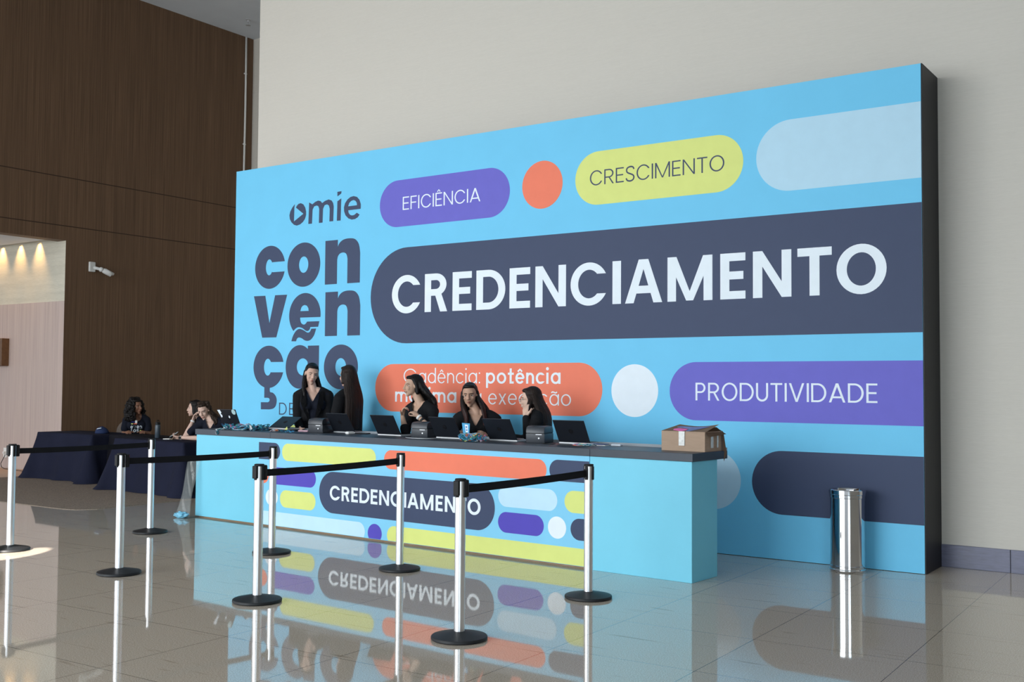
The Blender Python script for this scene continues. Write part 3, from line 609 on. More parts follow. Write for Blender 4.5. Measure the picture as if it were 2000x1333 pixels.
# ------------------------------------------------------------------ things on the counter
def logo_bm():
    bm = new(); f = lambda u, v, t: (u, t, v)
    slab(bm, [ell(0, 0, .024, .024, n=32)], f, 0, -.0006, 0)
    return bm
def laptop(name_label, x, y, z, rz, lean, w=.325, dep=.225, stickers=False):
    """hinge line at the local origin, centred; the lid rises from it, the keyboard half points to +y (the staff side)"""
    p = cw(x, y, z); r = empty('laptop', p, CANG+rz); tag(r, name_label, 'laptop', 'laptops along the counter')
    bm = new(); box(bm, -w/2, w/2, .0, dep, .002, .018, bev=.003, seg=2); b = obj('base', bm, M_silver, r)
    bm = new(); box(bm, -w/2+.02, w/2-.02, .03, .13, .018, .0195); o = obj('keyboard', bm, M_plas, b); bm = new(); box(bm, -.05, .05, .15, .21, .018, .0185); obj('touchpad', bm, M_plasg, b)
    Ml = Matrix.Translation((0, .004, .016)) @ Matrix.Rotation(R(lean), 4, 'X')   # + leans towards -y (camera side)
    bm = new(); box(bm, -w/2, w/2, -.004, .004, 0, dep, bev=.003, seg=2, M=Ml); l = obj('lid', bm, M_lid, r)
    bm = new(); box(bm, -w/2+.01, w/2-.01, .0041, .0047, .015, dep-.01, M=Ml); obj('screen', bm, M_screen, l)
    bm = logo_bm()
    for v in bm.verts: v.co = Ml @ (v.co + Vector((0, -.0041, dep*.52)))
    o = obj('logo', fix(bm), M_screen, l); o['label'] = 'glossy dark round logo on the lid'
    if stickers:
        for q, (mm, lp, lab) in enumerate([(M_white, [[(-.16, .215), (-.115, .22), (-.10, .185), (-.12, .17), (-.10, .15), (-.105, .13), (-.125, .12), (-.135, .155)]], 'white torn sticker'),
                          (mat('sticker_pale', (.42, .58, .60), .5), [ell(.115, .195, .032, .032, n=28)], 'pale round sticker'),
                          (M_white, [[(.00, .125), (.02, .115), (.032, .14), (.012, .15)]], 'small white sticker')]):
            bm = new(); slab(bm, lp, lambda u, v, t: Ml @ Vector((u, -.0042-t, v)), 0, .0006); o = obj('sticker', fix(bm), mm, l); o['label'] = lab
    return r
laptop('black laptop with white stickers on its lid at the left end of the counter', .27, .28, ZT, R(2), 24, w=.31, stickers=True)
L1 = laptop('black laptop with its lid half closed, left of the leftmost printer', 1.0, .34, ZT+.012, 0, -58)
bm = new(); box(bm, -.17, .17, -.02, .2, -.012, .001, bev=.003); obj('rubber_feet', bm, M_plas, L1)
bm = new(); slab(bm, [[(0, 0), (.05, 0), (.042, .034)]], lambda u, v, t: (u+.13, -.02-t, v+.004), 0, .001); o = obj('sticky_note', fix(bm), M_yellow, L1); o['label'] = 'yellow corner of paper'
laptop('black laptop in front of the woman with very long straight hair', 1.925, .455, ZT, 0, 31)
laptop('black laptop left of the woman clasping her hands', 2.690, .355, ZT, 0, 31)
laptop('black laptop between the woman clasping her hands and the blue badge', 3.505, .335, ZT, 0, 31)
laptop('black laptop right of the blue badge card', 4.150, .360, ZT, 0, 31)
laptop('rightmost black laptop on the counter, next to the bare worktop', 4.900, .425, ZT, R(2), 29)

def printer(lab, x, y, rz):
    p = cw(x, y, ZT); r = empty('label_printer', p, CANG+rz); tag(r, lab, 'printer', 'label printers on the counter')
    # front faces -y
    prof = [(-.10, .002), (-.108, .03), (-.108, .085), (-.112, .090), (-.112, .118), (-.098, .142), (-.06, .152), (.02, .154), (.10, .146), (.118, .12), (.122, .09), (.122, .01), (.115, .002)]
    def shell(pr, x0, x1, m, name):
        bm = new(); A = [bm.verts.new((x0, a, b)) for a, b in pr]; B = [bm.verts.new((x1, a, b)) for a, b in pr]
        bm.faces.new(A[::-1]); bm.faces.new(B)
        for i in range(len(pr)):
            j = (i+1) % len(pr); bm.faces.new((A[i], A[j], B[j], B[i]))
        fix(bm); bmesh.ops.bevel(bm, geom=[e for e in bm.edges if abs(e.verts[0].co.x-e.verts[1].co.x) < 1e-6], offset=.006, segments=2, profile=.5, affect='EDGES')
        return obj(name, bm, m, r, smooth=True, auto=40)
    lower = [(-.10, .002), (-.108, .03), (-.108, .084), (.122, .084), (.122, .01), (.115, .002)]
    upper = [(-.112, .090), (-.112, .118), (-.098, .142), (-.06, .152), (.02, .154), (.10, .146), (.118, .12), (.122, .090)]
    shell(lower, -.09, .09, M_plasg, 'body'); shell(upper, -.088, .088, M_plasg, 'lid')
    bm = new(); box(bm, -.084, .084, -.100, .116, .083, .091); obj('label_slot', bm, M_plas, r)
    bm = new(); box(bm, .005, .062, -.1105, -.100, .074, .081, bev=.001); o = obj('label_strip', bm, M_silver, r); o['label'] = 'pale label strip in the slot'
    bm = new(); lathe(bm, [(0, 0), (.007, 0), (.007, .002), (0, .002)], n=14, M=Matrix.Translation((.035, -.1085, .045)) @ Matrix.Rotation(PI/2, 4, 'X')); obj('feed_button', bm, M_silver, r)
    return r
printer('grey label printer in front of the woman with hair behind her ears', 1.66, .37, R(16))
printer('grey label printer in front of the woman clasping her hands', 3.135, .39, R(16))
printer('grey label printer in front of the woman touching her cheek', 4.52, .42, R(16))
for (pts, lab) in [([(3.02, .25, .003), (3.1, .18, .003), (3.2, .16, .003), (3.34, .20, .003), (3.40, .33, .003)], 'thin grey cable looping beside the middle printer'), ([(4.62, .33, .003), (4.70, .26, .003), (4.78, .27, .003), (4.74, .36, .003)], 'thin black cable between the right printer and the rightmost laptop')]:
    q = empty('cable', cw(pts[0][0], pts[0][1], ZT), CANG); tag(q, lab, 'cable')
    bm = new(); tube(bm, [Vector((a-pts[0][0], b-pts[0][1], c)) for a, b, c in sum([[pts[i], tuple((pts[i][k]+pts[i+1][k])/2 for k in range(3))] for i in range(len(pts)-1)], []) + [pts[-1]]], .003, 8); obj('cord', bm, M_silver if 'grey' in lab else M_cable, q, smooth=True)

# cardboard box at the right end
cx = empty('cardboard_box', cw(6.095, .37, ZT), CANG); tag(cx, 'opened brown cardboard parcel with a pink label on the right end of the worktop', 'box')
bm = new(); box(bm, -.195, .195, -.15, .15, .001, .158); bmesh.ops.delete(bm, geom=[f for f in bm.faces if f.normal.z > .9 or f.calc_center_median().z > .157], context='FACES'); bm.normal_update()
bmesh.ops.solidify(bm, geom=bm.faces[:], thickness=.004); obj('carton', fix(bm), M_card, cx)
def flap(name, quad, m=M_card, lab=None, sag=.0):
    bm = new(); N = 8; g = []
    for i in range(N+1):
        row = []
        for j in range(5):
            a = Vector(quad[0]).lerp(Vector(quad[1]), i/N); b = Vector(quad[3]).lerp(Vector(quad[2]), i/N); p = a.lerp(b, j/4); p.z -= sag*math.sin(PI*i/N)*(.4+.6*j/4); row.append(bm.verts.new(p))
        g.append(row)
    fs = [bm.faces.new((g[i][j], g[i+1][j], g[i+1][j+1], g[i][j+1])) for i in range(N) for j in range(4)]
    bmesh.ops.solidify(bm, geom=fs, thickness=.003); o = obj(name, fix(bm), m, cx)
    if lab: o['label'] = lab
    return o
flap('flap', [(-.197, -.152, .158), (.197, -.152, .154), (.215, .05, .214), (-.140, .05, .206)], sag=.016)
flap('flap', [(.197, .152, .150), (-.197, .152, .158), (-.17, .06, .200), (.19, .05, .192)], sag=.01)
flap('flap', [(.197, -.14, .155), (.197, .14, .152), (.232, .14, .135), (.225, -.12, .120)], M_cardin, sag=.0)
flap('flap', [(.201, .115, .150), (.201, .150, .150), (.224, .160, -.02), (.216, .128, -.085)], M_cardin, 'flap hanging over the worktop edge')
bm = new(); box(bm, -.035, .018, -.1565, -.1545, .045, .158); o = obj('tape', bm, M_tape, cx); o['label'] = 'clear tape strip on the front'
bm = new(); box(bm, .1990, .2005, -.06, -.02, .03, .14); obj('tape', bm, M_tape, cx); bm = new(); box(bm, .1990, .2005, .04, .065, .03, .14); obj('tape', bm, M_tape, cx)
def patch(name, pts, m, lab, up):
    bm = new(); slab(bm, [pts], lambda u, v, t: (u, v, .158+up*(v+.152)/.202+t - .012*math.sin(PI*(u+.197)/.394)), .0035, .0055); o = obj(name, fix(bm), m, cx); o['label'] = lab
patch('label', [(-.11, -.11), (-.03, -.12), (-.005, -.095), (-.005, -.06), (-.09, -.055), (-.12, -.08)], M_pink, 'bright pink label', .050)
patch('label', [(.01, -.12), (.04, -.115), (.13, -.03), (.16, .0), (.03, .0), (-.10, .0), (-.12, -.03), (.0, -.05)], M_blueink, 'blue shipping marks', .050)

def small(name, label, cat, x, y, rz, parts, group=None):
    r = empty(name, cw(x, y, ZT), CANG+rz); tag(r, label, cat, group)
    for nm, bm, m in parts: obj(nm, bm, m, r)
    return r
def bb(*a, **k): bm = new(); box(bm, *a, **k); return bm
small('folded_paper', 'pale pink folded paper left of the left printer', 'paper', 1.40, .38, R(5), [('sheet', bb(-.07, .07, -.04, .04, .001, .016, bev=.004), M_pinkp)])
small('phone', 'black phone lying right of the laptop of the long haired woman', 'phone', 2.20, .46, R(12), [('case', bb(-.075, .075, -.037, .037, .001, .011, bev=.004), M_plas), ('screen', bb(-.07, .07, -.033, .033, .011, .0115), M_screen)])
small('computer_mouse', 'small pale mouse in front of the laptop of the long haired woman', 'mouse', 2.18, .30, R(90), [('shell', bb(-.045, .045, -.026, .026, .001, .03, bev=.012, seg=3), M_wht)])
small('booklet', 'dark blue booklet on white sheets at the end of the laptop row', 'booklet', 5.12, .46, R(12), [('cover', bb(-.085, .085, -.06, .06, .006, .012, bev=.001), mat('booklet_blue', (.03, .05, .16), .5)), ('pages', bb(-.10, .10, -.075, .05, .001, .006), M_paper)])
small('crumpled_wrapper', 'crumpled clear wrapper on the bare worktop beyond the booklet', 'wrapper', 5.33, .44, 0, [('film', bb(-.05, .05, -.02, .02, .001, .018, bev=.008), mat('wrapper_film', (.55, .60, .65), .15, bump=.6, bump_scale=60))])
# blue badge card standing against a laptop
bd = empty('badge_card', cw(3.79, .27, ZT+.062), CANG); tag(bd, 'blue and white badge card at the corner of a laptop', 'badge')
fb = lambda u, v, t: (u, -t+.2*v*.0, v)
bm = new(); slab(bm, [[(-.045, -.0), (.03, .004), (.035, .095), (-.062, .098)]], fb, 0, .003); obj('card', fix(bm), mat('badge_blue', (.04, .30, .55), .4), bd)
bm = new(); slab(bm, [[(-.012, .012), (.016, .013), (.012, .082), (-.026, .084)]], fb, .003, .004); o = obj('white_panel', fix(bm), M_white, bd)
bm = new(); slab(bm, [[(-.008, .025), (.010, .026), (.006, .040), (-.011, .040)]], fb, .004, .0046); slab(bm, [[(-.012, .05), (.004, .05), (.002, .07), (-.016, .07)]], fb, .004, .0046); obj('print_marks', fix(bm), M_blueink, bd)

# lanyards: each ribbon is one thing
LC = [mat('lanyard_teal', (.03, .25, .33), .6), mat('lanyard_cyan', (.08, .42, .70), .6), mat('lanyard_orange', (.80, .25, .10), .6), mat('lanyard_pink', (.65, .20, .35), .6), mat('lanyard_yellow', (.65, .62, .20), .6), mat('lanyard_navy', (.02, .06, .14), .6), mat('lanyard_white', (.70, .75, .78), .6), mat('lanyard_green', (.05, .40, .30), .6)]
def lanyard(cx_, cy_, sx, sy, h, cols, label, group, seed, hang=False):
    rnd = random.Random(seed); n = 26; pts = []
    a0 = rnd.uniform(0, 6.28); k1 = rnd.choice((2, 3)); k2 = rnd.choice((1, 3)); ph = rnd.uniform(0, 6.28)
    for i in range(n):
        t = 2*PI*i/n
        pts.append(Vector((cx_+sx*math.sin(k1*t+a0)*.5+rnd.uniform(-.1, .1)*sx, cy_+sy*math.sin(k2*t+ph)*.5, .004+h*(.5+.5*math.sin(3*t+a0*2))*rnd.uniform(.4, 1))))
    if hang:
        for i in range(4): pts[i] = Vector((cx_+.012*(i-1.5), -.018, -.005-.055*(1-abs(i-1.5)/2.2)))
        pts[-1].y = .0; pts[-1].z = .006; pts[4].y = .0; pts[4].z = .006
    q = []
    for i in range(n):
        p0, p1, p2, p3 = pts[i-1], pts[i], pts[(i+1) % n], pts[(i+2) % n]
        for j in range(3):
            t = j/3; v = .5*((2*p1)+(p2-p0)*t+(2*p0-5*p1+4*p2-p3)*t*t+(3*p1-p0-3*p2+p3)*t**3)
            if v.z < .003 and v.y > -.012: v.z = .003
            q.append(v)
    bm = new(); rows_ = []; N = len(q)
    for i, p in enumerate(q):
        t = (q[(i+1) % N]-q[i-1]).normalized(); w = Vector((-t.y, t.x, .35*math.sin(i*.4+seed))); w.normalize(); w *= .010; nn = t.cross(w).normalized()*.0009
        rows_.append([bm.verts.new(p+w+nn), bm.verts.new(p-w+nn), bm.verts.new(p-w-nn), bm.verts.new(p+w-nn)])
    for i in range(N):
        a, b = rows_[i], rows_[(i+1) % N]
        for k in range(4): bm.faces.new((a[k], a[(k+1) % 4], b[(k+1) % 4], b[k])).material_index = (i//5) % len(cols)
    for v in bm.verts: v.co -= Vector((cx_, cy_, 0)); 
    o = obj('lanyard', fix(bm), cols); o.location = cw(cx_, cy_, ZT); o.rotation_euler = (0, 0, CANG); tag(o, label, 'lanyard', group); return o
g1 = 'lanyards heaped at the left end of the counter'; sd = 10
for i in range(16):
    x = .34 + .55*i/16; c = [[1, 6, 0], [3, 0, 6], [7, 3, 1], [2, 4, 6], [5, 0], [0, 5, 1]][(i*5+i//3) % 6] if i < 9 else [[5, 0], [0, 5, 7], [0, 6, 5]][i % 3]
    lanyard(x, (.22+.10*math.sin(i*2.1)), .12, .10, .062, [LC[j] for j in c], 'printed ribbon lanyard tangled in the colourful heap at the left end of the worktop', g1, sd+i)
lanyard(.40, .05, .10, .06, .015, [LC[6], LC[0]], 'ribbon lanyard with a loop hanging over the front edge of the worktop', None, 99, hang=True)
for i in range(3): lanyard(1.20+.10*i, .13+.02*i, .11, .05, .02, [[LC[2], LC[6], LC[5]], [LC[5], LC[0]], [LC[5], LC[1]]][i], 'ribbon lanyard lying flat in front of the half folded laptop', 'lanyards before the half folded laptop', 40+i)
for i in range(10): lanyard(3.86+.17*i/10, (.16+.05*math.sin(i*1.7)), .11, .07, .075, [LC[j] for j in [[1, 6, 3], [1, 4, 0], [7, 1, 2], [1, 0], [6, 1, 3]][i % 5]], 'printed ribbon lanyard in the bright blue bundle below the badge card', 'lanyards bundled below the badge card', 60+i)
for i in range(3): lanyard(5.06+.05*i, .28, .09, .06, .018, [LC[j] for j in [[2, 3, 1], [1, 4, 0], [0, 6]][i]], 'ribbon lanyard lying before the rightmost laptop', 'lanyards before the rightmost laptop', 80+i)

# clear plastic sheet and film leaning on the left end of the counter
ps = empty('clear_plastic_sheet', (-9.80, -1.15, 0)); tag(ps, 'clear plastic sheet leaning on the left end of the counter', 'plastic sheet')
bm = new(); g = []
for i in range(7):
    row = []
    for j in range(13):
        u, v = i/6, j/12
        x = -.085*(1-v)*(1-u) - .13 + .14*u; y = -.14 + .13*v + .02*math.sin(5*v+3*u); row.append(bm.verts.new((x, y+.02*u, .02+.66*v)))
    g.append(row)
fs = [bm.faces.new((g[i][j], g[i+1][j], g[i+1][j+1], g[i][j+1])) for i in range(6) for j in range(12)]
bmesh.ops.solidify(bm, geom=fs, thickness=.003); obj('sheet', fix(bm), M_clear, ps, smooth=True)
rnd = random.Random(3); bm = new(); bmesh.ops.create_icosphere(bm, subdivisions=4, radius=1)
for v in bm.verts:
    k = 1+.35*noise.noise(v.co*2.2)+.15*noise.noise(v.co*6); v.co = Vector((v.co.x*.10*k-.12, v.co.y*.05*k-.13, max(0.001, v.co.z*.035*k+.035)))
o = obj('crumpled_film', bm, M_blueplastic, ps, smooth=True); o['label'] = 'crumpled blue film at its foot'

# ------------------------------------------------------------------ draped tables on the left
def rrect(cx_, cy_, hx, hy, r, n=8):
    p = []
    for sx, sy, a in ((1, -1, -90), (1, 1, 0), (-1, 1, 90), (-1, -1, 180)):
        p += [(cx_+sx*(hx-r)+r*math.cos(R(a+90*i/n)), cy_+sy*(hy-r)+r*math.sin(R(a+90*i/n))) for i in range(n+1)]
    out = []
    for i in range(len(p)):
        a, b = Vector(p[i]), Vector(p[(i+1) % len(p)]); m = max(1, int((b-a).length/.03))
        out += [tuple(a.lerp(b, k/m)) for k in range(m)]
    return out
def draped(loc, rz, w, d, h, m, lab, flare=.09, seed=0, corner=.16, tlabel=None):
    t = empty('folding_table', loc, rz); tag(t, tlabel, 'table', 'folding tables by the brown wall')
    obj('tabletop', bb(-w/2, w/2, -d/2, d/2, h-.04, h-.004, bev=.004), M_woodtop, t)
    for sx in (-1, 1):
        for sy in (-1, 1):
            bm = new(); tube(bm, [(sx*(w/2-.08), sy*(d/2-.08), .008), (sx*(w/2-.08), sy*(d/2-.08), h-.04)], .014, 12); obj('leg', bm, M_silver, t)
    ring = rrect(0, 0, w/2+.004, d/2+.004, .02); bm = new(); levels = []
    c = []
    N = len(ring)
    nrm = []
    for i in range(N):
        a, b = Vector(ring[i-1]), Vector(ring[(i+1) % N]); tt = (b-a).normalized(); nrm.append(Vector((tt.y, -tt.x)))
    top = [bm.verts.new((x, y, h)) for x, y in ring]; ctr = [bm.verts.new((x*.985, y*.98, h+.002)) for x, y in ring]
    bm.faces.new(ctr)
    for i in range(N): bm.faces.new((ctr[i], ctr[(i+1) % N], top[(i+1) % N], top[i]))
    prev = top; LV = 14
    for l in range(1, LV+1):
        f = l/LV; cur = []
        for i in range(N):
            x, y = ring[i]; cn = max(0, 1-min(abs(abs(x)-w/2), .35)/.35)*max(0, 1-min(abs(abs(y)-d/2), .35)/.35)
            off = flare*f**1.2 + corner*cn**2*f**1.3 + .018*f*math.sin(i*.42+seed) + .012*f*math.sin(i*.17+seed*2)
            z = h*(1-f)+.010*f
            p = Vector((x, y))+nrm[i]*off
            if l == LV: p += nrm[i]*.02*(1+math.sin(i*.3+seed))
            cur.append(bm.verts.new((p.x, p.y, z)))
        for i in range(N): bm.faces.new((prev[i], prev[(i+1) % N], cur[(i+1) % N], cur[i]))
        prev = cur
    o = obj('tablecloth', fix(bm), m, None, smooth=True); o.location = loc; o.rotation_euler = (0, 0, rz); tag(o, lab, 'tablecloth', 'dark tablecloths')
    return o
draped((-15.13, .99, 0), R(-1.5), 1.50, .74, .716, M_navycloth, 'navy tablecloth on the table at the pale wood wall, leftmost of the cloths', seed=1, tlabel='folding table hidden under the leftmost navy cloth')
draped((-13.60, .98, 0), R(-9.5), 1.36, .52, .716, M_blackcloth, 'black tablecloth on the middle table under the blue cap and bottle', seed=3, flare=.04, corner=.05, tlabel='folding table hidden under the black middle cloth')
draped((-12.50, .42, 0), R(-4.2), 1.66, .46, .716, M_navycloth, 'navy tablecloth nearest the counter, flaring to the carpet', seed=5, flare=.08, tlabel='folding table hidden under the navy cloth nearest the counter')

cp = empty('baseball_cap', (-14.66, .95, .719), R(30)); tag(cp, 'blue cap lying on the leftmost draped table', 'cap')
bm = new(); bmesh.ops.create_uvsphere(bm, u_segments=28, v_segments=16, radius=1)
bmesh.ops.delete(bm, geom=[v for v in bm.verts if v.co.z < -.01], context='VERTS')
for v in bm.verts: v.co = Vector((v.co.x*.105, v.co.y*.095, v.co.z*.105*(1-.1*v.co.x)+.002))
bmesh.ops.solidify(bm, geom=bm.faces[:], thickness=.003); obj('crown', bm, M_capb, cp, smooth=True)
bm = new(); N = 16; A = [bm.verts.new((.07*math.cos(R(-60+120*i/N)), .085*math.sin(R(-60+120*i/N)), .008)) for i in range(N+1)]; B = [bm.verts.new((.05+.13*math.cos(R(-60+120*i/N)), .095*math.sin(R(-60+120*i/N)), .014+.012*math.cos(R(-60+120*i/N)))) for i in range(N+1)]
fs = [bm.faces.new((A[i], B[i], B[i+1], A[i+1])) for i in range(N)]; bmesh.ops.solidify(bm, geom=fs, thickness=.003); obj('visor', bm, M_capb, cp, smooth=True)
bm = new(); bmesh.ops.create_uvsphere(bm, u_segments=12, v_segments=8, radius=.008, matrix=Matrix.Translation((0, 0, .106))); obj('button', bm, M_capb, cp)
bm = new(); slab(bm, [[(-.035, 0), (.03, .012), (.03, .022), (-.035, .010)]], lambda u, v, t: (u-.01, -.078-t+v*.5, v+.07), 0, .004); o = obj('stripe', fix(bm), M_white, cp); o['label'] = 'white mark on the side'
bt = empty('drink_bottle', (-12.93, .66, .720)); tag(bt, 'slate drink bottle standing on the draped tables beside the curly haired woman', 'bottle')
bm = new(); lathe(bm, [(0, 0), (.034, 0), (.037, .004), (.037, .17), (.033, .185), (.030, .19), (0, .19)], n=32); obj('body', bm, M_bottle, bt, smooth=True, auto=40)
bm = new(); lathe(bm, [(0, .19), (.033, .19), (.035, .194), (.035, .215), (.028, .225), (0, .226)], n=32); tube(bm, [(0, -.02, .224), (0, -.015, .25), (0, .015, .25), (0, .02, .224)], .006, 8); obj('lid', bm, M_plas, bt, smooth=True, auto=40)
ph = empty('note_pad', (-12.50, .50, .720), R(25)); tag(ph, 'small pale pad lying on the draped table by the phone hand', 'pad')
obj('pages', bb(-.05, .05, -.035, .035, 0, .012, bev=.002), M_paper, ph); obj('cover', bb(.05, .09, -.03, .03, 0, .008, bev=.002), mat('tan_cover', (.35, .25, .15), .6), ph)

def chair(loc, rz, lab):
    c = empty('padded_chair', loc, rz); tag(c, lab, 'chair', 'padded chairs behind the draped tables')
    # faces +y
    obj('seat', bb(-.22, .22, -.21, .22, .42, .48, bev=.025, seg=3), M_chair, c)
    bm = new(); N = 14; pr = [(-.23, .50), (-.235, .62)] + [(-.235+.235*(1-math.cos(R(90*i/N))), .70+.22*math.sin(R(90*i/N))) for i in range(N+1)]
    pr = pr + [(-x, z) for x, z in pr[::-1][1:]]
    slab(bm, [pr], lambda u, v, t: (u, -.20-.10*(v-.5)-t+.25*u*u, v), -.025, .025); fix(bm); obj('backrest', bm, M_chair, c, smooth=True, auto=40)
    for sx in (-1, 1):
        for sy in (-1, 1):
            bm = new(); tube(bm, [(sx*.19, sy*.18, .43), (sx*.21, sy*.21, .002)], .012, 10); obj('leg', bm, M_plas, c)
        bm = new(); tube(bm, [(sx*.17, -.18, .44), (sx*.17, -.22, .56)], .012, 10); obj('back_support', bm, M_plas, c)
    return c

# ------------------------------------------------------------------ people
def bake(bm, voxel, it, name):
    me = bpy.data.meshes.new('tmp'); bm.to_mesh(me); bm.free()
    ob = bpy.data.objects.new('tmp', me); COL.objects.link(ob)
    md = ob.modifiers.new('r', 'REMESH'); md.mode = 'VOXEL'; md.voxel_size = voxel; md.adaptivity = 0
    dg = bpy.context.evaluated_depsgraph_get(); dg.update()
    out = bpy.data.meshes.new_from_object(ob.evaluated_get(dg)); bpy.data.objects.remove(ob); bpy.data.meshes.remove(me)
    b = bmesh.new(); b.from_mesh(out); bpy.data.meshes.remove(out)
    for _ in range(it): bmesh.ops.smooth_vert(b, verts=b.verts, factor=.5, use_axis_x=True, use_axis_y=True, use_axis_z=True)
    return b
def trim(b):
    """soften a cut edge of cloth so that it runs in a line"""
    for _ in range(8):
        mv = {}
        for v in b.verts:
            if v.is_boundary:
                nb_ = [e.other_vert(v).co for e in v.link_edges if e.is_boundary]
                if len(nb_) == 2: mv[v] = v.co*.4+(nb_[0]+nb_[1])*.3
        for v, c in mv.items(): v.co = c
def ball(bm, T, nu=20, nv=14):
    lathe(bm, [(math.sin(PI*i/nv), -math.cos(PI*i/nv)) if 0 < i < nv else (0, -1 if i == 0 else 1) for i in range(nv+1)], n=nu, M=T)
def ellip(bm, c, r, M=None, seg=(20, 14)):
    T = Matrix.Translation(Vector(c)) @ Matrix.Diagonal((*r, 1))
    if M is not None: T = M @ T
    ball(bm, T, *seg)
def caps(bm, p0, p1, r0, r1, n=14, M=None):
    p0 = Vector(p0); p1 = Vector(p1)
    if M is not None: p0 = M @ p0; p1 = M @ p1
    d = p1-p0; L = d.length
    if L < 1e-5: ellip(bm, p0, (r0,)*3); return
    prof = [(r0*math.sin(R(a)), -r0*math.cos(R(a))) for a in (0, 30, 60, 90)] + [(r1*math.sin(R(a)), L-r1*math.cos(R(a))) for a in (90, 120, 150, 180)]
    lathe(bm, prof, n=n, M=Matrix.Translation(p0) @ d.to_track_quat('Z', 'Y').to_matrix().to_4x4())
def chain(bm, pts, r0, r1, n=8):
    m = len(pts)-1
    for i in range(m): caps(bm, pts[i], pts[i+1], r0+(r1-r0)*i/m, r0+(r1-r0)*(i+1)/m, n)
def frame(c, heading, pitch=0., roll=0., s=1.):
    f = Vector((math.cos(R(heading)), math.sin(R(heading)), 0)); X = Vector((-f.y, f.x, 0))
    Mt = Matrix(((X.x, -f.x, 0, c[0]), (X.y, -f.y, 0, c[1]), (0, 0, 1, c[2]), (0, 0, 0, 1)))
    return Mt @ Matrix.Rotation(R(pitch), 4, 'X') @ Matrix.Rotation(R(roll), 4, 'Y') @ Matrix.Scale(s, 4)
def head_prims(bm, H, mouth=0.):
    e = lambda c, r: ellip(bm, c, r, H, (24, 18))
    e((0, .012, .032), (.072, .090, .086)); e((0, -.022, -.026), (.057, .064, .072)); e((0, -.048, -.074), (.029, .034, .030)); e((0, -.066, -.096), (.019, .017, .014))
    e((0, -.066, .032), (.048, .014, .016))
    for s in (-1, 1):
        e((s*.034, -.062, -.022), (.019, .018, .022)); e((s*.074, .006, -.004), (.008, .017, .029)); e((s*.030, -.036, -.064), (.016, .024, .020)); e((s*.0115, -.095, -.031), (.0075, .009, .007))
    caps(bm, (0, -.084, .020), (0, -.104, -.024), .0085, .0105, 12, H); e((0, -.108, -.027), (.010, .009, .008))
    e((0, -.086, -.056), (.023, .012, .014))
def hand(bm, w, d, pn, side, curl=(20, 30, 25), spread=6, s=1., thumb=(.55, .8, .1), nails=None, point=None):
    """w wrist, d finger direction, pn palm normal, side +1: thumb towards d x pn"""
    d = Vector(d).normalized(); pn = Vector(pn); pn = (pn-d*pn.dot(d)).normalized(); ac = d.cross(pn).normalized()*side
    B = Matrix((( ac.x, d.x, pn.x, 0), (ac.y, d.y, pn.y, 0), (ac.z, d.z, pn.z, 0), (0, 0, 0, 1)))
    w = Vector(w)
    ball(bm, Matrix.Translation(w+d*.044*s) @ B @ Matrix.Diagonal((.037*s, .052*s, .0145*s, 1)), 16, 12)
    caps(bm, w-d*.01, w+d*.03*s, .021*s, .022*s)
    for k, (off, L) in enumerate(((.029, .070), (.0105, .080), (-.0095, .074), (-.028, .058))):
        base = w+d*(.080-.004*abs(k-1))*s+ac*off*s; a = R((1.2-k)*spread)
        dd = (d*math.cos(a)+ac*math.sin(a)).normalized(); p = base; ca = 0
        for j, fr in enumerate((.45, .30, .25)):
            c = curl[j]+k*3
            if point is not None and k == 0: c *= point
            ca += R(c); q = (dd*math.cos(ca)+pn*math.sin(ca)).normalized(); p2 = p+q*L*fr*s
            caps(bm, p, p2, (.0092-.0008*j)*s, (.0084-.0008*j)*s, 10); p = p2
        if nails is not None: ellip(nails, p-pn*.0045*s*math.cos(ca)+q*.001, (.0052, .0052, .0035))
    b = w+d*.022*s+ac*.024*s; t = (d*thumb[0]+ac*thumb[1]+pn*thumb[2]).normalized(); p2 = b+t*.040*s; t2 = (t+d*.45+pn*.15).normalized(); p3 = p2+t2*.030*s
    caps(bm, b, p2, .0135*s, .0105*s, 10); caps(bm, p2, p3, .0105*s, .0085*s, 10)
    if nails is not None: ellip(nails, p3, (.006, .006, .004))

SK = {}
def skin(name, c): return mat('skin_'+name, c, .48, spec=.35, noise_amt=.06, noise_scale=14)
def hairm(name, c):
    return mat('hair_'+name, c, .5, spec=.25, noise_amt=.5, noise_scale=60, stretch=(1, 1, .06), bump=.5, bump_scale=140)

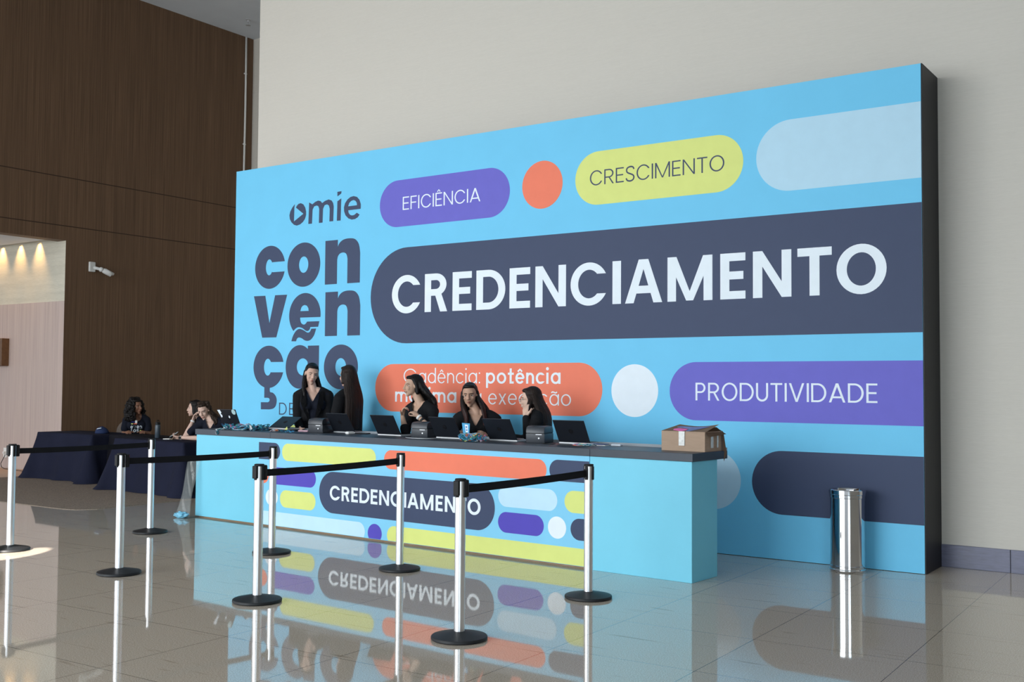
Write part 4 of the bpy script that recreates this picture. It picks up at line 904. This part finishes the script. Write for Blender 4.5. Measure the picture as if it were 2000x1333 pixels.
def person(label, skin_m, hair_m, head, torso, arms, legs, hair, top, mouth=.3, group=None, name='person', gaze=0., closed=.0, extras=None, hair_seed=1):
    """head: (centre, heading, pitch, roll, scale); torso: (shoulder centre, pelvis, heading, half width)"""
    hc, hh, hp, hr, hs = head; H = frame(hc, hh, hp, hr, hs); SC, PE, th, hw = torso; SC = Vector(SC); PE = Vector(PE)
    TF = frame(SC, th); f = Vector((math.cos(R(th)), math.sin(R(th)), 0)); left = Vector((-f.y, f.x, 0)); up = (SC-PE).normalized()
    fl = legs['feet']; O = Vector((PE.x, PE.y, 0))
    TB = Matrix(((left.x, -f.x, up.x, 0), (left.y, -f.y, up.y, 0), (left.z, -f.z, up.z, 0), (0, 0, 0, 1)))
    sk = new(); cl = new(); tr = new(); nl = new(); shoes = []
    head_prims(sk, H)
    nb = SC + Vector((0, 0, .035)) + f*.005; hb = H @ Vector((0, .022, -.06))
    caps(sk, nb, hb, .047, .043); caps(sk, nb-f*.02, hb, .042, .042)
    TL = (SC-PE).length
    def blob(b, t, r, off=(0, 0), g=0.):
        c = PE.lerp(SC, t)+left*off[0]+f*off[1]; ball(b, Matrix.Translation(c) @ TB @ Matrix.Diagonal((r[0]+g, r[1]+g, r[2]+g, 1)), 24, 16)
    for b, g in ((sk, 0.), (cl, .019)):
        blob(b, .80, (hw*.86, .094, TL*.27), g=g); blob(b, .95, (hw*.80, .066, .060), (0, -.01), g=g); blob(b, .42, (.118, .088, TL*.34), g=g); blob(b, .10, (.148, .105, .13), g=g)
        for s in (-1, 1):
            blob(b, .72, (.060, .052, .062), (s*.068, .062), g=g)
            caps(b, SC+left*s*.05+Vector((0, 0, .035)), SC+left*s*(hw-.04)-Vector((0, 0, .008)), .040+g, .046+g)
            caps(b, SC+left*s*(hw-.04)-Vector((0, 0, .008)), SC+left*s*hw-Vector((0, 0, .03)), .046+g, .044+g)
    for arm in arms:
        S = SC+left*arm['s']*hw-Vector((0, 0, .03)); E = Vector(arm['e']); Wr = Vector(arm['w'])
        caps(sk, S, E, .042, .035); caps(sk, E, E.lerp(Wr, .35), .035, .033); caps(sk, E.lerp(Wr, .35), Wr, .033, .0215)
        sl = arm.get('sleeve', 'long')
        if sl == 'long': caps(cl, S, E, .058, .048); caps(cl, E, E.lerp(Wr, .93), .048, .034)
        elif sl == 'short': caps(cl, S, S.lerp(E, .62), .062, .060)
        else: caps(cl, S, E, .058, .050); caps(cl, E, E.lerp(Wr, .25), .050, .048)
        hd = arm.get('hand', dict(d=(E-Wr)*-1, pn=(0, 0, -1), side=1)); hand(sk, Wr, nails=nl if arm.get('nails') else None, **hd)
    for s, (kn, an) in zip((-1, 1), fl):
        hip = PE+left*s*.085; kn = Vector(kn); an = Vector(an); toe = (legs.get('toe') or f)
        for b, g in ((sk, 0.), (tr, .014)):
            caps(b, hip, kn, .078+g, .052+g); caps(b, kn, an, .050+g, .034+g)
        if 1:
            sb = new(); tv = Vector(toe).normalized(); a0 = Vector((an.x, an.y, .035)); caps(sb, a0-tv*.05, a0+tv*.13, .036, .030); caps(sb, a0, an+Vector((0, 0, .03)), .042, .040)
            sb = bake(sb, .008, 1, 's'); 
            for v in sb.verts: v.co.z = max(v.co.z, .002); v.co -= O
            shoes.append(sb)
    for b in (tr,): blob(b, .06, (.150, .112, .12), g=.018)
    body = bake(sk, .0048, 3, 'body')
    bvh = BVHTree.FromBMesh(body)
    root = bpy.data.objects.new(name, bpy.data.meshes.new(name)); COL.objects.link(root); root.location = O
    for v in body.verts: v.co -= O
    body.to_mesh(root.data); body.free(); root.data.materials.append(skin_m)
    for p in root.data.polygons: p.use_smooth = True
    tag(root, label, 'person', group)
    def child(nm, b, m, par=None, lab=None, sm=True):
        for v in b.verts: v.co -= O
        o = obj(nm, b, m, par or root, smooth=sm)
        if lab: o['label'] = lab
        return o
    def surf(x, z):
        o_ = H @ Vector((x, -.25, z)); d_ = (H.to_3x3() @ Vector((0, 1, 0))).normalized(); h = bvh.ray_cast(o_, d_)
        return h[0] if h[0] is not None else H @ Vector((x, -.08, z))
    Hr = H.to_3x3().normalized(); fw = (Hr @ Vector((0, -1, 0))).normalized()
    for s in (-1, 1):
        p = surf(s*.031, .004); c = p-fw*.0055*hs
        b = new(); bmesh.ops.create_uvsphere(b, u_segments=20, v_segments=14, radius=1, matrix=Matrix.Translation(c) @ Hr.to_4x4() @ Matrix.Diagonal((.0135*hs, .0090*hs, .0064*hs*(1-closed), 1)))
        gz = (Hr @ Vector((gaze, -1, -.1))).normalized()
        for fc in b.faces: fc.material_index = 1 if (fc.calc_center_median()-c).normalized().dot(gz) > .66 else 0
        child('eye', b, [M_eyew, M_iris])
        pts = [surf(s*x, z)+fw*.0005 for x, z in ((.013, .0215), (.025, .0265), (.037, .027), (.050, .020))]; b = new(); tube(b, pts, [.0026, .0034, .0030, .0016], 8); child('eyebrow', b, M_brow)
        pts = [surf(s*x, z)+fw*.002 for x, z in ((.018, .004), (.025, .0105), (.035, .0105), (.045, .004))]; b = new(); tube(b, pts, [.0010, .0016, .0018, .0012], 8); child('eyelashes', b, M_iris)
    lipm = mat('lips_'+skin_m.name, tuple(a*k for a, k in zip(skin_m.node_tree.nodes['Principled BSDF'].inputs['Base Color'].default_value[:3], (.72, .42, .42))), .4)
    b = new()
    for zz, rr in ((-.0525, .0040), (-.0525-.006-.008*mouth, .0048)):
        pts = [surf(x, zz-.06*abs(x)**1.0*0)+fw*.0008 for x in (-.021, -.011, 0, .011, .021)]; tube(b, pts, [.0012, rr*.9, rr, rr*.9, .0012], 10)
    child('lips', b, lipm)
    if mouth > .2:
        b = new(); pts = [surf(x, -.0525-.003-.004*mouth)+fw*.001 for x in (-.012, 0, .012)]; tube(b, pts, [.001, .0035*mouth+.001, .001], 8); child('mouth_opening', b, mat('mouth_dark', (.05, .012, .012), .4))
    # clothes
    cb = bake(cl, .006, 2, 'c')
    neck = top.get('neck', 'v'); T_i = TF.inverted()
    kill = []
    for v in cb.verts:
        q = T_i @ v.co     # x left, -y forward, z up from the shoulder centre
        rad = math.hypot(q.x, (q.y+.01)*1.0)
        if q.z > .022 and rad < .078: kill.append(v); continue
        if neck == 'v' and q.y < -.02 and q.z > -.088 and abs(q.x-top.get('nx', 0)) < .002+.062*(q.z+.088)/.12: kill.append(v); continue
        if neck == 'round' and q.y < -.02 and (q.x/.075)**2+((q.z-.03)/.075)**2 < 1: kill.append(v)
    bmesh.ops.delete(cb, geom=kill, context='VERTS')
    bmesh.ops.delete(cb, geom=[v for v in cb.verts if not v.link_faces], context='VERTS')
    trim(cb); cb.normal_update()
    for v in cb.verts:
        n = noise.noise(v.co*9+Vector((hair_seed, 0, 0)))+.5*noise.noise(v.co*22); v.co += v.normal*.0042*n
    cloth_bvh = BVHTree.FromBMesh(cb)
    shirt = child(top.get('name', 'shirt'), cb, top.get('m', M_black_fab))
    if top.get('blazer'):
        jb = new()
        for s in (-1, 1):
            caps(jb, SC+left*s*.05+Vector((0, 0, .035)), SC+left*s*(hw-.04)-Vector((0, 0, .008)), .060, .066); caps(jb, SC+left*s*(hw-.04)-Vector((0, 0, .008)), SC+left*s*hw-Vector((0, 0, .03)), .066, .062)
        blob(jb, .80, (hw*.86, .098, TL*.27), g=.026); blob(jb, .42, (.128, .098, TL*.36), g=.026); blob(jb, .02, (.158, .118, .15), g=.026)
        blob(jb, .66, (.118, .070, .110), (0, .050), g=.016)
        for arm in arms:
            S = SC+left*arm['s']*hw-Vector((0, 0, .03)); E = Vector(arm['e']); Wr = Vector(arm['w']); caps(jb, S, E, .066, .056); caps(jb, E, E.lerp(Wr, .95), .056, .042)
        jb = bake(jb, .008, 2, 'j'); kill = []
        for v in jb.verts:
            q = T_i @ v.co; rad = math.hypot(q.x, q.y+.01)
            if q.z > .02 and rad < .085: kill.append(v); continue
            if q.y < -.01 and abs(q.x) < .018+.060*max(0, (q.z+.32)/.32): kill.append(v)
        bmesh.ops.delete(jb, geom=kill, context='VERTS'); trim(jb); jb.normal_update()
        for v in jb.verts: v.co += v.normal*.005*(noise.noise(v.co*8)+.5*noise.noise(v.co*20))
        j = child('blazer', jb, M_black_fab)
        # lapels
        for s in (-1, 1):
            b = new(); P = [(s*.080, .02), (s*.062, -.10), (s*.042, -.20), (s*.022, -.31)]; Q = [(s*.12, .03), (s*.125, -.11), (s*.095, -.19), (s*.030, -.32)]
            def onf(x, z):
                o_ = TF @ Vector((x, -.4, z)); d_ = -f*-1; h = cloth_bvh.ray_cast(o_, -f); return (h[0] if h[0] is not None else TF @ Vector((x, -.11, z)))+f*.020
            A = [b.verts.new(onf(*p)) for p in P]; B_ = [b.verts.new(onf(*p)) for p in Q]
            fs = [b.faces.new((A[i], A[i+1], B_[i+1], B_[i])) for i in range(3)]; bmesh.ops.solidify(b, geom=fs, thickness=.004)
            child('lapel', fix(b), M_black_fab, j, sm=False)
    child('trousers', bake(tr, .010, 2, 't'), M_trouser)
    for sb in shoes: obj('shoe', sb, M_shoe, root, smooth=True)
    if nl.verts: child('fingernails', nl, M_nail)
    else: nl.free()
    # printed words on the chest
    for (txt, x0, x1, z0, hgt, tw, m) in top.get('print', []):
        b = new()
        def onchest(u, v, t):
            o_ = TF @ Vector((u, -.45, v)); h = cloth_bvh.ray_cast(o_, -f); return (h[0] if h[0] is not None else TF @ Vector((u, -.13, v)))+f*(.0015+t)
        if txt == '#':
            slab(b, [[(x0, z0), (x1, z0), (x1, z0+hgt), (x0, z0+hgt)]], onchest, 0, .001)
        else: word(b, txt, x0, x1, z0, hgt, tw, tw*.9, onchest, 0, .001, gap=.14, xh=hgt*.74)
        child('print', fix(b), m, shirt, sm=False)
    # hair
    hb_ = new(); rnd = random.Random(hair_seed); st = hair['style']
    he = lambda c, r: ellip(hb_, c, r, H, (24, 18))
    lift = hair.get('lift', 0)
    he((0, .030, .045+lift), (.080, .093, .086)); he((0, .045, -.02), (.076, .066, .085))
    he((0, -.022, .093), (.060, .052, .024))
    back = -f; zc = (H @ Vector((0, 0, 0))).z; hcv = H @ Vector((0, .03, 0))
    hf = Vector((math.cos(R(hh)), math.sin(R(hh)), 0)); hl = Vector((-hf.y, hf.x, 0))
    def fall(phi, length, rr, spread_=1., wav=0., frac=0., r_end=None):
        """a lock starting on the scalp at angle phi (0 = back of the head, + = left side), falling down over the shoulders"""
        a = R(phi); p = []; dh = (-hf*math.cos(a)+hl*math.sin(a)); dt = (back*math.cos(a)+left*math.sin(a)); n = 9
        front = abs(phi) > 75
        for i in range(n+1):
            t = i/n; z = zc+.03-(length)*t; k = min(1, t*2.0); hcn = hcv.lerp(Vector((SC.x, SC.y, 0)), min(1, max(0, t*2-.25))); 
            base_r = .068 if i else .062
            tr_ = (.128+hair.get('side', .025)*abs(math.sin(a)))*spread_ if not front else .122*spread_
            rr_ = base_r+(tr_-base_r)*(k*k*(3-2*k)); dd = dh.lerp(dt, k).normalized()
            if front: dd = (dd + (f if t > .25 else hf)*(.95*k)).normalized(); rr_ = base_r+(tr_-base_r)*(k*k*(3-2*k))
            q = Vector((hcn.x, hcn.y, z))+dd*rr_
            if wav: q += Vector((math.sin(t*14+phi+frac), math.cos(t*12+phi*1.3+frac), 0))*wav
            p.append(q)
        chain(hb_, p, rr, r_end or rr*.55)
    if st == 'long':
        L = hair['len']
        ph_ = list(hair.get('phis', range(-70, 71, 14))); ph_ = sorted(ph_+[(a+b)/2 for a, b in zip(ph_[:-1], ph_[1:])])
        for phi in ph_: fall(phi, L*(1+rnd.uniform(-.03, .03)), hair.get('r', .030), spread_=hair.get('spread', 1), wav=hair.get('wav', 0), frac=rnd.uniform(0, 6))
        for phi, l2, r2 in [q for a_, b_, c_ in hair.get('front', []) for q in ((a_, b_, c_), (a_*.94, b_*.97, c_))]: fall(phi, l2, r2, wav=hair.get('wav', 0), frac=rnd.uniform(0, 6))
        for s in (-1, 1):
            if hair.get('cover', True): caps(hb_, (s*.074, .008, .03), (s*.076, .022, -.07), .018, .022, 12, H)
    if st == 'curly':
        for i in range(46):
            phi = rnd.uniform(-62, 98); fall(phi, hair['len']*rnd.uniform(.75, 1.05), rnd.uniform(.012, .018), wav=.014, frac=rnd.uniform(0, 6), spread_=hair.get('spread', .85))
        for i in range(60):
            a = rnd.uniform(-2.0, 2.0); z = rnd.uniform(-.04, .11); r_ = .082*math.sqrt(max(0, 1-((z-.03)/.12)**2)); he((r_*math.sin(a), .03+r_*math.cos(a), z), (.018,)*3)
    if st == 'afro':
        for i in range(420):
            a = rnd.uniform(-PI*.80, PI*.80); z = rnd.uniform(-.20, .13); wdt = .10+.055*min(1, (.13-z)/.2)
            if z > .02: wdt *= math.sqrt(max(.05, 1-((z-.02)/.13)**2))
            r_ = wdt*rnd.uniform(.75, 1.0); x = r_*math.sin(a); y = .035+r_*math.cos(a)*.85
            if y < -.045 and abs(x) < .075 and z < .075: continue
            he((x, y, z), (rnd.uniform(.016, .026),)*3)
    hv = hair.get('voxel', .0055); hb_ = bake(hb_, hv, 6 if st == 'long' else 2, 'h'); hb_.normal_update()
    amp = {'long': .0013, 'curly': .006, 'afro': .009}[st]
    for v in hb_.verts:
        if st == 'long': a_ = math.atan2(v.co.y-hc[1], v.co.x-hc[0]); n = math.sin(a_*60+math.sin(a_*17)*2+v.co.z*6)*min(1, max(0, (hc[2]+.05-v.co.z)*8))
        else: n = noise.noise(v.co*48)+.6*noise.noise(v.co*95)
        v.co += v.normal*amp*n
    child('hair', hb_, hair_m)
    if extras: extras(child, H, TF)
    return root

def standing(pel, th, step=.0):
    f = Vector((math.cos(R(th)), math.sin(R(th)), 0)); l = Vector((-f.y, f.x, 0)); P = Vector((pel[0], pel[1], 0)); k = pel[2]
    return dict(feet=[(P+l*s*.09+f*.015+Vector((0, 0, k*.53)), P+l*s*.10+Vector((0, 0, .085))) for s in (-1, 1)])
def seated(pel, th, thigh=.38, foot=.09, back=.0):
    f = Vector((math.cos(R(th)), math.sin(R(th)), 0)); l = Vector((-f.y, f.x, 0)); P = Vector(pel)
    return dict(feet=[(P+l*s*.10+f*thigh-Vector((0, 0, .04)), Vector((*(P+l*s*.10+f*(thigh+.02-back)).xy, foot))) for s in (-1, 1)])
def relaxed(SC, th, hw, s, out=.05, fwd=.03, drop=.27, wf=.16, wi=.03, wd=.17, sleeve='long'):
    SC = Vector(SC); f = Vector((math.cos(R(th)), math.sin(R(th)), 0)); l = Vector((-f.y, f.x, 0))
    S = SC+l*s*hw-Vector((0, 0, .03)); E = S+l*s*out+f*fwd-Vector((0, 0, drop)); W_ = E+f*wf-l*s*wi-Vector((0, 0, wd))
    return dict(s=s, e=E, w=W_, sleeve=sleeve, hand=dict(d=(W_-E), pn=-l*s, side=s))

def watch(w, e, m, name, r=.026):
    def ex(child, H, TF):
        w_ = Vector(w); d = (w_-Vector(e)).normalized(); c = w_-d*.012; b = new()
        lathe(b, [(r-.002, -.011), (r+.003, -.011), (r+.003, .011), (r-.002, .011), (r-.002, -.011)], n=24, M=Matrix.Translation(c) @ d.to_track_quat('Z', 'Y').to_matrix().to_4x4()); child(name, b, m)
        if name == 'watch':
            b = new(); s = Vector((.6, -.8, 0)); s = (s-d*s.dot(d)).normalized(); lathe(b, [(0, 0), (.019, 0), (.019, .006), (0, .007)], n=20, M=Matrix.Translation(c+s*(r+.001)) @ s.to_track_quat('Z', 'Y').to_matrix().to_4x4()); child('watch_case', b, M_plas)
    return ex
def multi(*fs):
    def ex(*a):
        for q in fs: q(*a)
    return ex

def hair_tipped():
    m = bpy.data.materials.new('hair_black_reddish_tips'); m.use_nodes = True; nt = m.node_tree; b = nt.nodes['Principled BSDF']
    g = nt.nodes.new('ShaderNodeTexCoord'); sx = nt.nodes.new('ShaderNodeSeparateXYZ'); nt.links.new(g.outputs['Object'], sx.inputs[0])
    r = nt.nodes.new('ShaderNodeMapRange'); r.inputs[1].default_value = 1.05; r.inputs[2].default_value = 1.33; nt.links.new(sx.outputs[2], r.inputs[0])
    mx = nt.nodes.new('ShaderNodeMix'); mx.data_type = 'RGBA'; mx.inputs[6].default_value = (.060, .014, .010, 1); mx.inputs[7].default_value = (.007, .005, .005, 1)
    nt.links.new(r.outputs[0], mx.inputs[0]); nt.links.new(mx.outputs[2], b.inputs['Base Color']); b.inputs['Roughness'].default_value = .5; b.inputs['Specular IOR Level'].default_value = .25
    return m
H_black = hairm('black', (.0065, .005, .005)); H_dbrown = hairm('dark_brown', (.016, .009, .007)); H_brown = hairm('brown', (.032, .020, .014)); H_red = hairm('reddish', (.030, .010, .008))

# woman behind the left end of the counter, facing the viewer
SC = (-8.805, -.375, 1.395); th = -50
person('woman in an open black blazer talking, dark hair tucked behind her ears, between two laptops', skin('fair', (.56, .36, .28)), H_black,
       ((-8.815, -.395, 1.612), -33, 12, 8, .98), (SC, (-8.81, -.35, .93), th, .164),
       [relaxed(SC, th, .164, s, out=.005, wf=.22, wd=.08, wi=.05) for s in (-1, 1)], standing((-8.83, -.35, .93), th),
       dict(style='long', len=.42, spread=.72, side=.0, phis=(-66, -44, -22, 0, 22, 44, 66), front=[(-88, .44, .022)], r=.026, cover=False), dict(neck='v', m=M_navy_fab, blazer=True, name='blouse'), mouth=.8, closed=.45, hair_seed=3)
# long haired woman with her back half turned
SC = (-8.235, -.42, 1.370); th = -168
person('woman with very long straight brown hair turned away, facing the talking woman', skin('fair2', (.54, .35, .28)), H_dbrown,
       ((-8.245, -.42, 1.588), -188, 2, 0, .98), (SC, (-8.20, -.42, .92), th, .172),
       [relaxed(SC, th, .172, s, wf=.16) for s in (-1, 1)], standing((-8.20, -.42, .92), th),
       dict(style='long', side=.03, len=.66, phis=range(-82, 74, 12), r=.031), dict(neck='v', m=M_black_fab, name='blouse', blazer=True), mouth=.1, hair_seed=5)

def stool(x, y, h, lab):
    r = empty('bar_stool', (x, y, 0)); tag(r, lab, 'stool', 'bar stools behind the counter')
    bm = new(); lathe(bm, [(0, h-.06), (.15, h-.06), (.165, h-.05), (.165, h-.012), (.15, h-.002), (0, h)], n=28); obj('seat', bm, M_plas, r, smooth=True, auto=40)
    for k in range(4):
        a = PI/4+k*PI/2; bm = new(); tube(bm, [(.10*math.cos(a), .10*math.sin(a), h-.06), (.16*math.cos(a), .16*math.sin(a), .003)], .012, 10); obj('leg', bm, M_silver, r)
    bm = new(); tube(bm, [(.143*math.cos(2*PI*i/24), .143*math.sin(2*PI*i/24), .20) for i in range(24)], .008, 8, closed=True); obj('foot_rail', bm, M_silver, r)
# woman clasping her hands
SC = (-7.11, -.52, 1.262); th = -96
rw = (-7.136, -.783, 1.185); re = (-7.077, -.800, 1.028); lw = (-6.935, -.775, 1.185); le = (-6.78, -.745, 1.045)
person('woman in profile with wavy black hair, elbows on the counter, clasping her hands', skin('tan', (.50, .32, .23)), H_black,
       ((-7.190, -.560, 1.487), -120, 2, 0, .96), (SC, (-7.07, -.34, .79), th, .172),
       [dict(s=-1, e=re, w=rw, sleeve='half', nails=True, hand=dict(d=(.25, .02, 1), pn=(.8, .1, -.1), side=-1, curl=(38, 48, 35), spread=2, s=.9)),
        dict(s=1, e=le, w=lw, sleeve='half', nails=True, hand=dict(d=(-.80, -.05, .60), pn=(-.5, .3, -.8), side=1, curl=(30, 38, 30), spread=2, s=.9))],
       seated((-7.07, -.34, .79), th, .26, .25), dict(style='long', len=.36, phis=range(-66, 67, 12), front=[(70, .36, .026)], r=.030, wav=.010), dict(neck='v', m=M_black_fab, name='blouse'), mouth=.1, extras=multi(watch(lw, le, M_wht, 'wristband'), watch((-6.90, -.77, 1.153), le, M_cable, 'watch_strap', .028)), hair_seed=7)
stool(-7.07, -.30, .70, 'bar stool under the woman clasping her hands')
# woman facing the viewer
SC = (-6.41, -.50, 1.190); th = -62
person('woman facing the viewer with long dark hair turning reddish at the tips, black V-neck', skin('tan2', (.45, .27, .19)), hair_tipped(),
       ((-6.475, -.535, 1.400), -62, 6, -3, 1.0), (SC, (-6.38, -.36, .71), th, .186),
       [relaxed(SC, th, .182, s, out=.04, fwd=.10, drop=.20, wf=.20, wd=-.05, wi=.08) for s in (-1, 1)], seated((-6.38, -.36, .71), th, .26, .25),
       dict(style='long', len=.44, phis=range(-60, 61, 12), front=[(-84, .42, .026), (-94, .38, .024), (82, .40, .026), (92, .37, .022)], r=.028), dict(neck='v', m=M_black_fab, name='blouse'), mouth=.5, hair_seed=9)
stool(-6.38, -.32, .62, 'bar stool under the woman facing the viewer')
# woman with her hand at her cheek
SC = (-5.655, -.58, 1.205); th = -142
lw = (-5.645, -.765, 1.208); le = (-5.600, -.800, 1.04)
def glasses(child, H, TF):
    b = new()
    for s in (-1, 1): tube(b, [H @ Vector((s*.031+.021*math.cos(a*PI/8), -.096, .002+.017*math.sin(a*PI/8))) for a in range(16)], .0012, 6, closed=True); tube(b, [H @ Vector((s*.052, -.096, .006)), H @ Vector((s*.078, -.02, .008))], .0012, 6)
    tube(b, [H @ Vector((-.010, -.098, .004)), H @ Vector((.010, -.098, .004))], .0012, 6); child('glasses', b, M_plas)
person('woman with straight brown hair turned to her neighbour, one hand raised to her cheek', skin('fair3', (.60, .40, .31)), H_dbrown,
       ((-5.725, -.575, 1.368), -160, 6, 0, .97), (SC, (-5.60, -.40, .74), th, .172),
       [dict(s=1, e=le, w=lw, sleeve='long', hand=dict(d=(-.28, .30, 1), pn=(-.1, 1, -.1), side=-1, curl=(14, 16, 14), spread=1, s=.92, thumb=(.7, .8, -.1))), relaxed(SC, th, .172, -1, fwd=.08, drop=.2, wf=.16, wd=-.03)],
       seated((-5.60, -.40, .74), th, .26, .25), dict(style='long', len=.38, phis=range(-74, 80, 12), front=[(84, .24, .026)], r=.031), dict(neck='round', m=M_black_fab, name='sweater'), mouth=.1, extras=glasses, hair_seed=11)
stool(-5.60, -.36, .65, 'bar stool under the woman touching her cheek')

# the three women at the draped tables
P_or = M_orange; P_w = M_white
SC = (-14.57, 1.50, .945); th = -38
def clip_mic(child, H, TF):
    b = new(); box(b, -.016, .016, -.150, -.140, -.075, -.030, bev=.003, M=TF); child('badge', b, M_wht)
person('woman with big curly dark hair in a navy printed t-shirt, seated at the draped tables', skin('brown', (.25, .12, .075)), H_black,
       ((-14.53, 1.46, 1.125), 4, 3, -4, 1.03), (SC, (-14.65, 1.56, .53), th, .150),
       [dict(s=s, e=Vector(SC)+Vector((math.cos(R(th)), math.sin(R(th)), 0))*.04+Vector((-math.sin(R(th)), math.cos(R(th)), 0))*s*.185-Vector((0, 0, .25)),
             w=Vector(SC)+Vector((math.cos(R(th)), math.sin(R(th)), 0))*.26+Vector((-math.sin(R(th)), math.cos(R(th)), 0))*s*.10-Vector((0, 0, .20)), sleeve='short',
             hand=dict(d=(math.cos(R(th)), math.sin(R(th)), 0), pn=(0, 0, -1), side=-s)) for s in (-1, 1)],
       seated((-14.68, 1.56, .53), th, .34), dict(style='afro'), dict(neck='round', m=M_navy_fab, print=[('#', -.075, -.02, -.062, .014, 0, mat('print_blue', (.03, .05, .35), .6)), ('#', -.075, -.05, -.092, .014, 0, M_yellow), ('#', -.04, .01, -.092, .016, 0, P_or), ('even', -.085, .085, -.158, .058, .0095, P_w), ('t', -.083, -.058, -.215, .056, .0095, P_w), ('os', -.045, .035, -.215, .056, .0095, P_w), ('#', .052, .074, -.212, .030, 0, M_yellow)]), mouth=.5, extras=clip_mic, hair_seed=13)
chair((-14.92, 1.66, 0), R(-38-90), 'grey padded chair with a rounded back behind the curly haired woman')
SC = (-12.60, 1.12, .945); th = -120
person('dark haired woman in profile, mostly hidden behind the woman with the phone', skin('fair4', (.60, .40, .32)), H_black,
       ((-12.66, 1.08, 1.135), -150, 0, 0, 1.0), (SC, (-12.55, 1.20, .53), th, .17),
       [relaxed(SC, th, .17, s, drop=.22, fwd=.08, wf=.16, wd=.0, sleeve='short') for s in (-1, 1)], seated((-12.55, 1.20, .53), th, .30), dict(style='long', len=.36, phis=range(-66, 90, 12), r=.030), dict(neck='round', m=M_navy_fab, print=[('ev', -.09, .0, -.15, .055, .0095, P_w), ('to', -.09, .0, -.21, .052, .0095, P_w)]), mouth=.1, hair_seed=15)
chair((-12.53, 1.26, 0), R(-120-90), 'padded chair under the dark haired woman in profile')
SC = (-11.93, .80, .955); th = -62
rw = (-12.165, .66, .985); re = (-12.20, .56, .765); lw = (-12.20, .48, .755); le = (-11.86, .55, .755)
person('curly brown haired woman resting her head on one hand and looking at a phone', skin('fair5', (.62, .42, .34)), H_brown,
       ((-12.03, .735, 1.118), -62, 20, -10, 1.03), (SC, (-11.85, .98, .53), th, .178),
       [dict(s=-1, e=re, w=rw, sleeve='short', hand=dict(d=(.25, .12, 1), pn=(.75, .5, .1), side=1, curl=(18, 30, 25))), dict(s=1, e=le, w=lw, sleeve='short', hand=dict(d=(-1, .0, .06), pn=(.1, .25, 1), side=-1, curl=(18, 28, 25)))],
       seated((-11.85, .98, .53), th, .30), dict(style='curly', len=.30), dict(neck='v', m=M_navy_fab), mouth=.1, closed=.5, extras=multi(watch(rw, re, M_band, 'wristband', .027), watch(lw, le, M_band, 'watch')), hair_seed=17)
chair((-11.82, 1.04, 0), R(-62-90), 'padded chair under the woman with the phone')
mp = empty('mobile_phone', (-12.315, .47, .795)); tag(mp, 'mobile phone held in the hand of the curly brown haired woman', 'phone'); Mp = Matrix.Rotation(R(-62+90), 4, 'Z') @ Matrix.Rotation(R(-28), 4, 'Y') @ Matrix.Rotation(R(20), 4, 'X')
bm = new(); box(bm, -.075, .065, -.036, .036, -.004, .004, bev=.003, M=Mp); obj('case', bm, M_plas, mp)
bm = new(); box(bm, -.070, .060, -.032, .032, .0041, .0046, M=Mp); obj('screen', bm, mat('phone_screen', (.45, .50, .52), .15), mp)
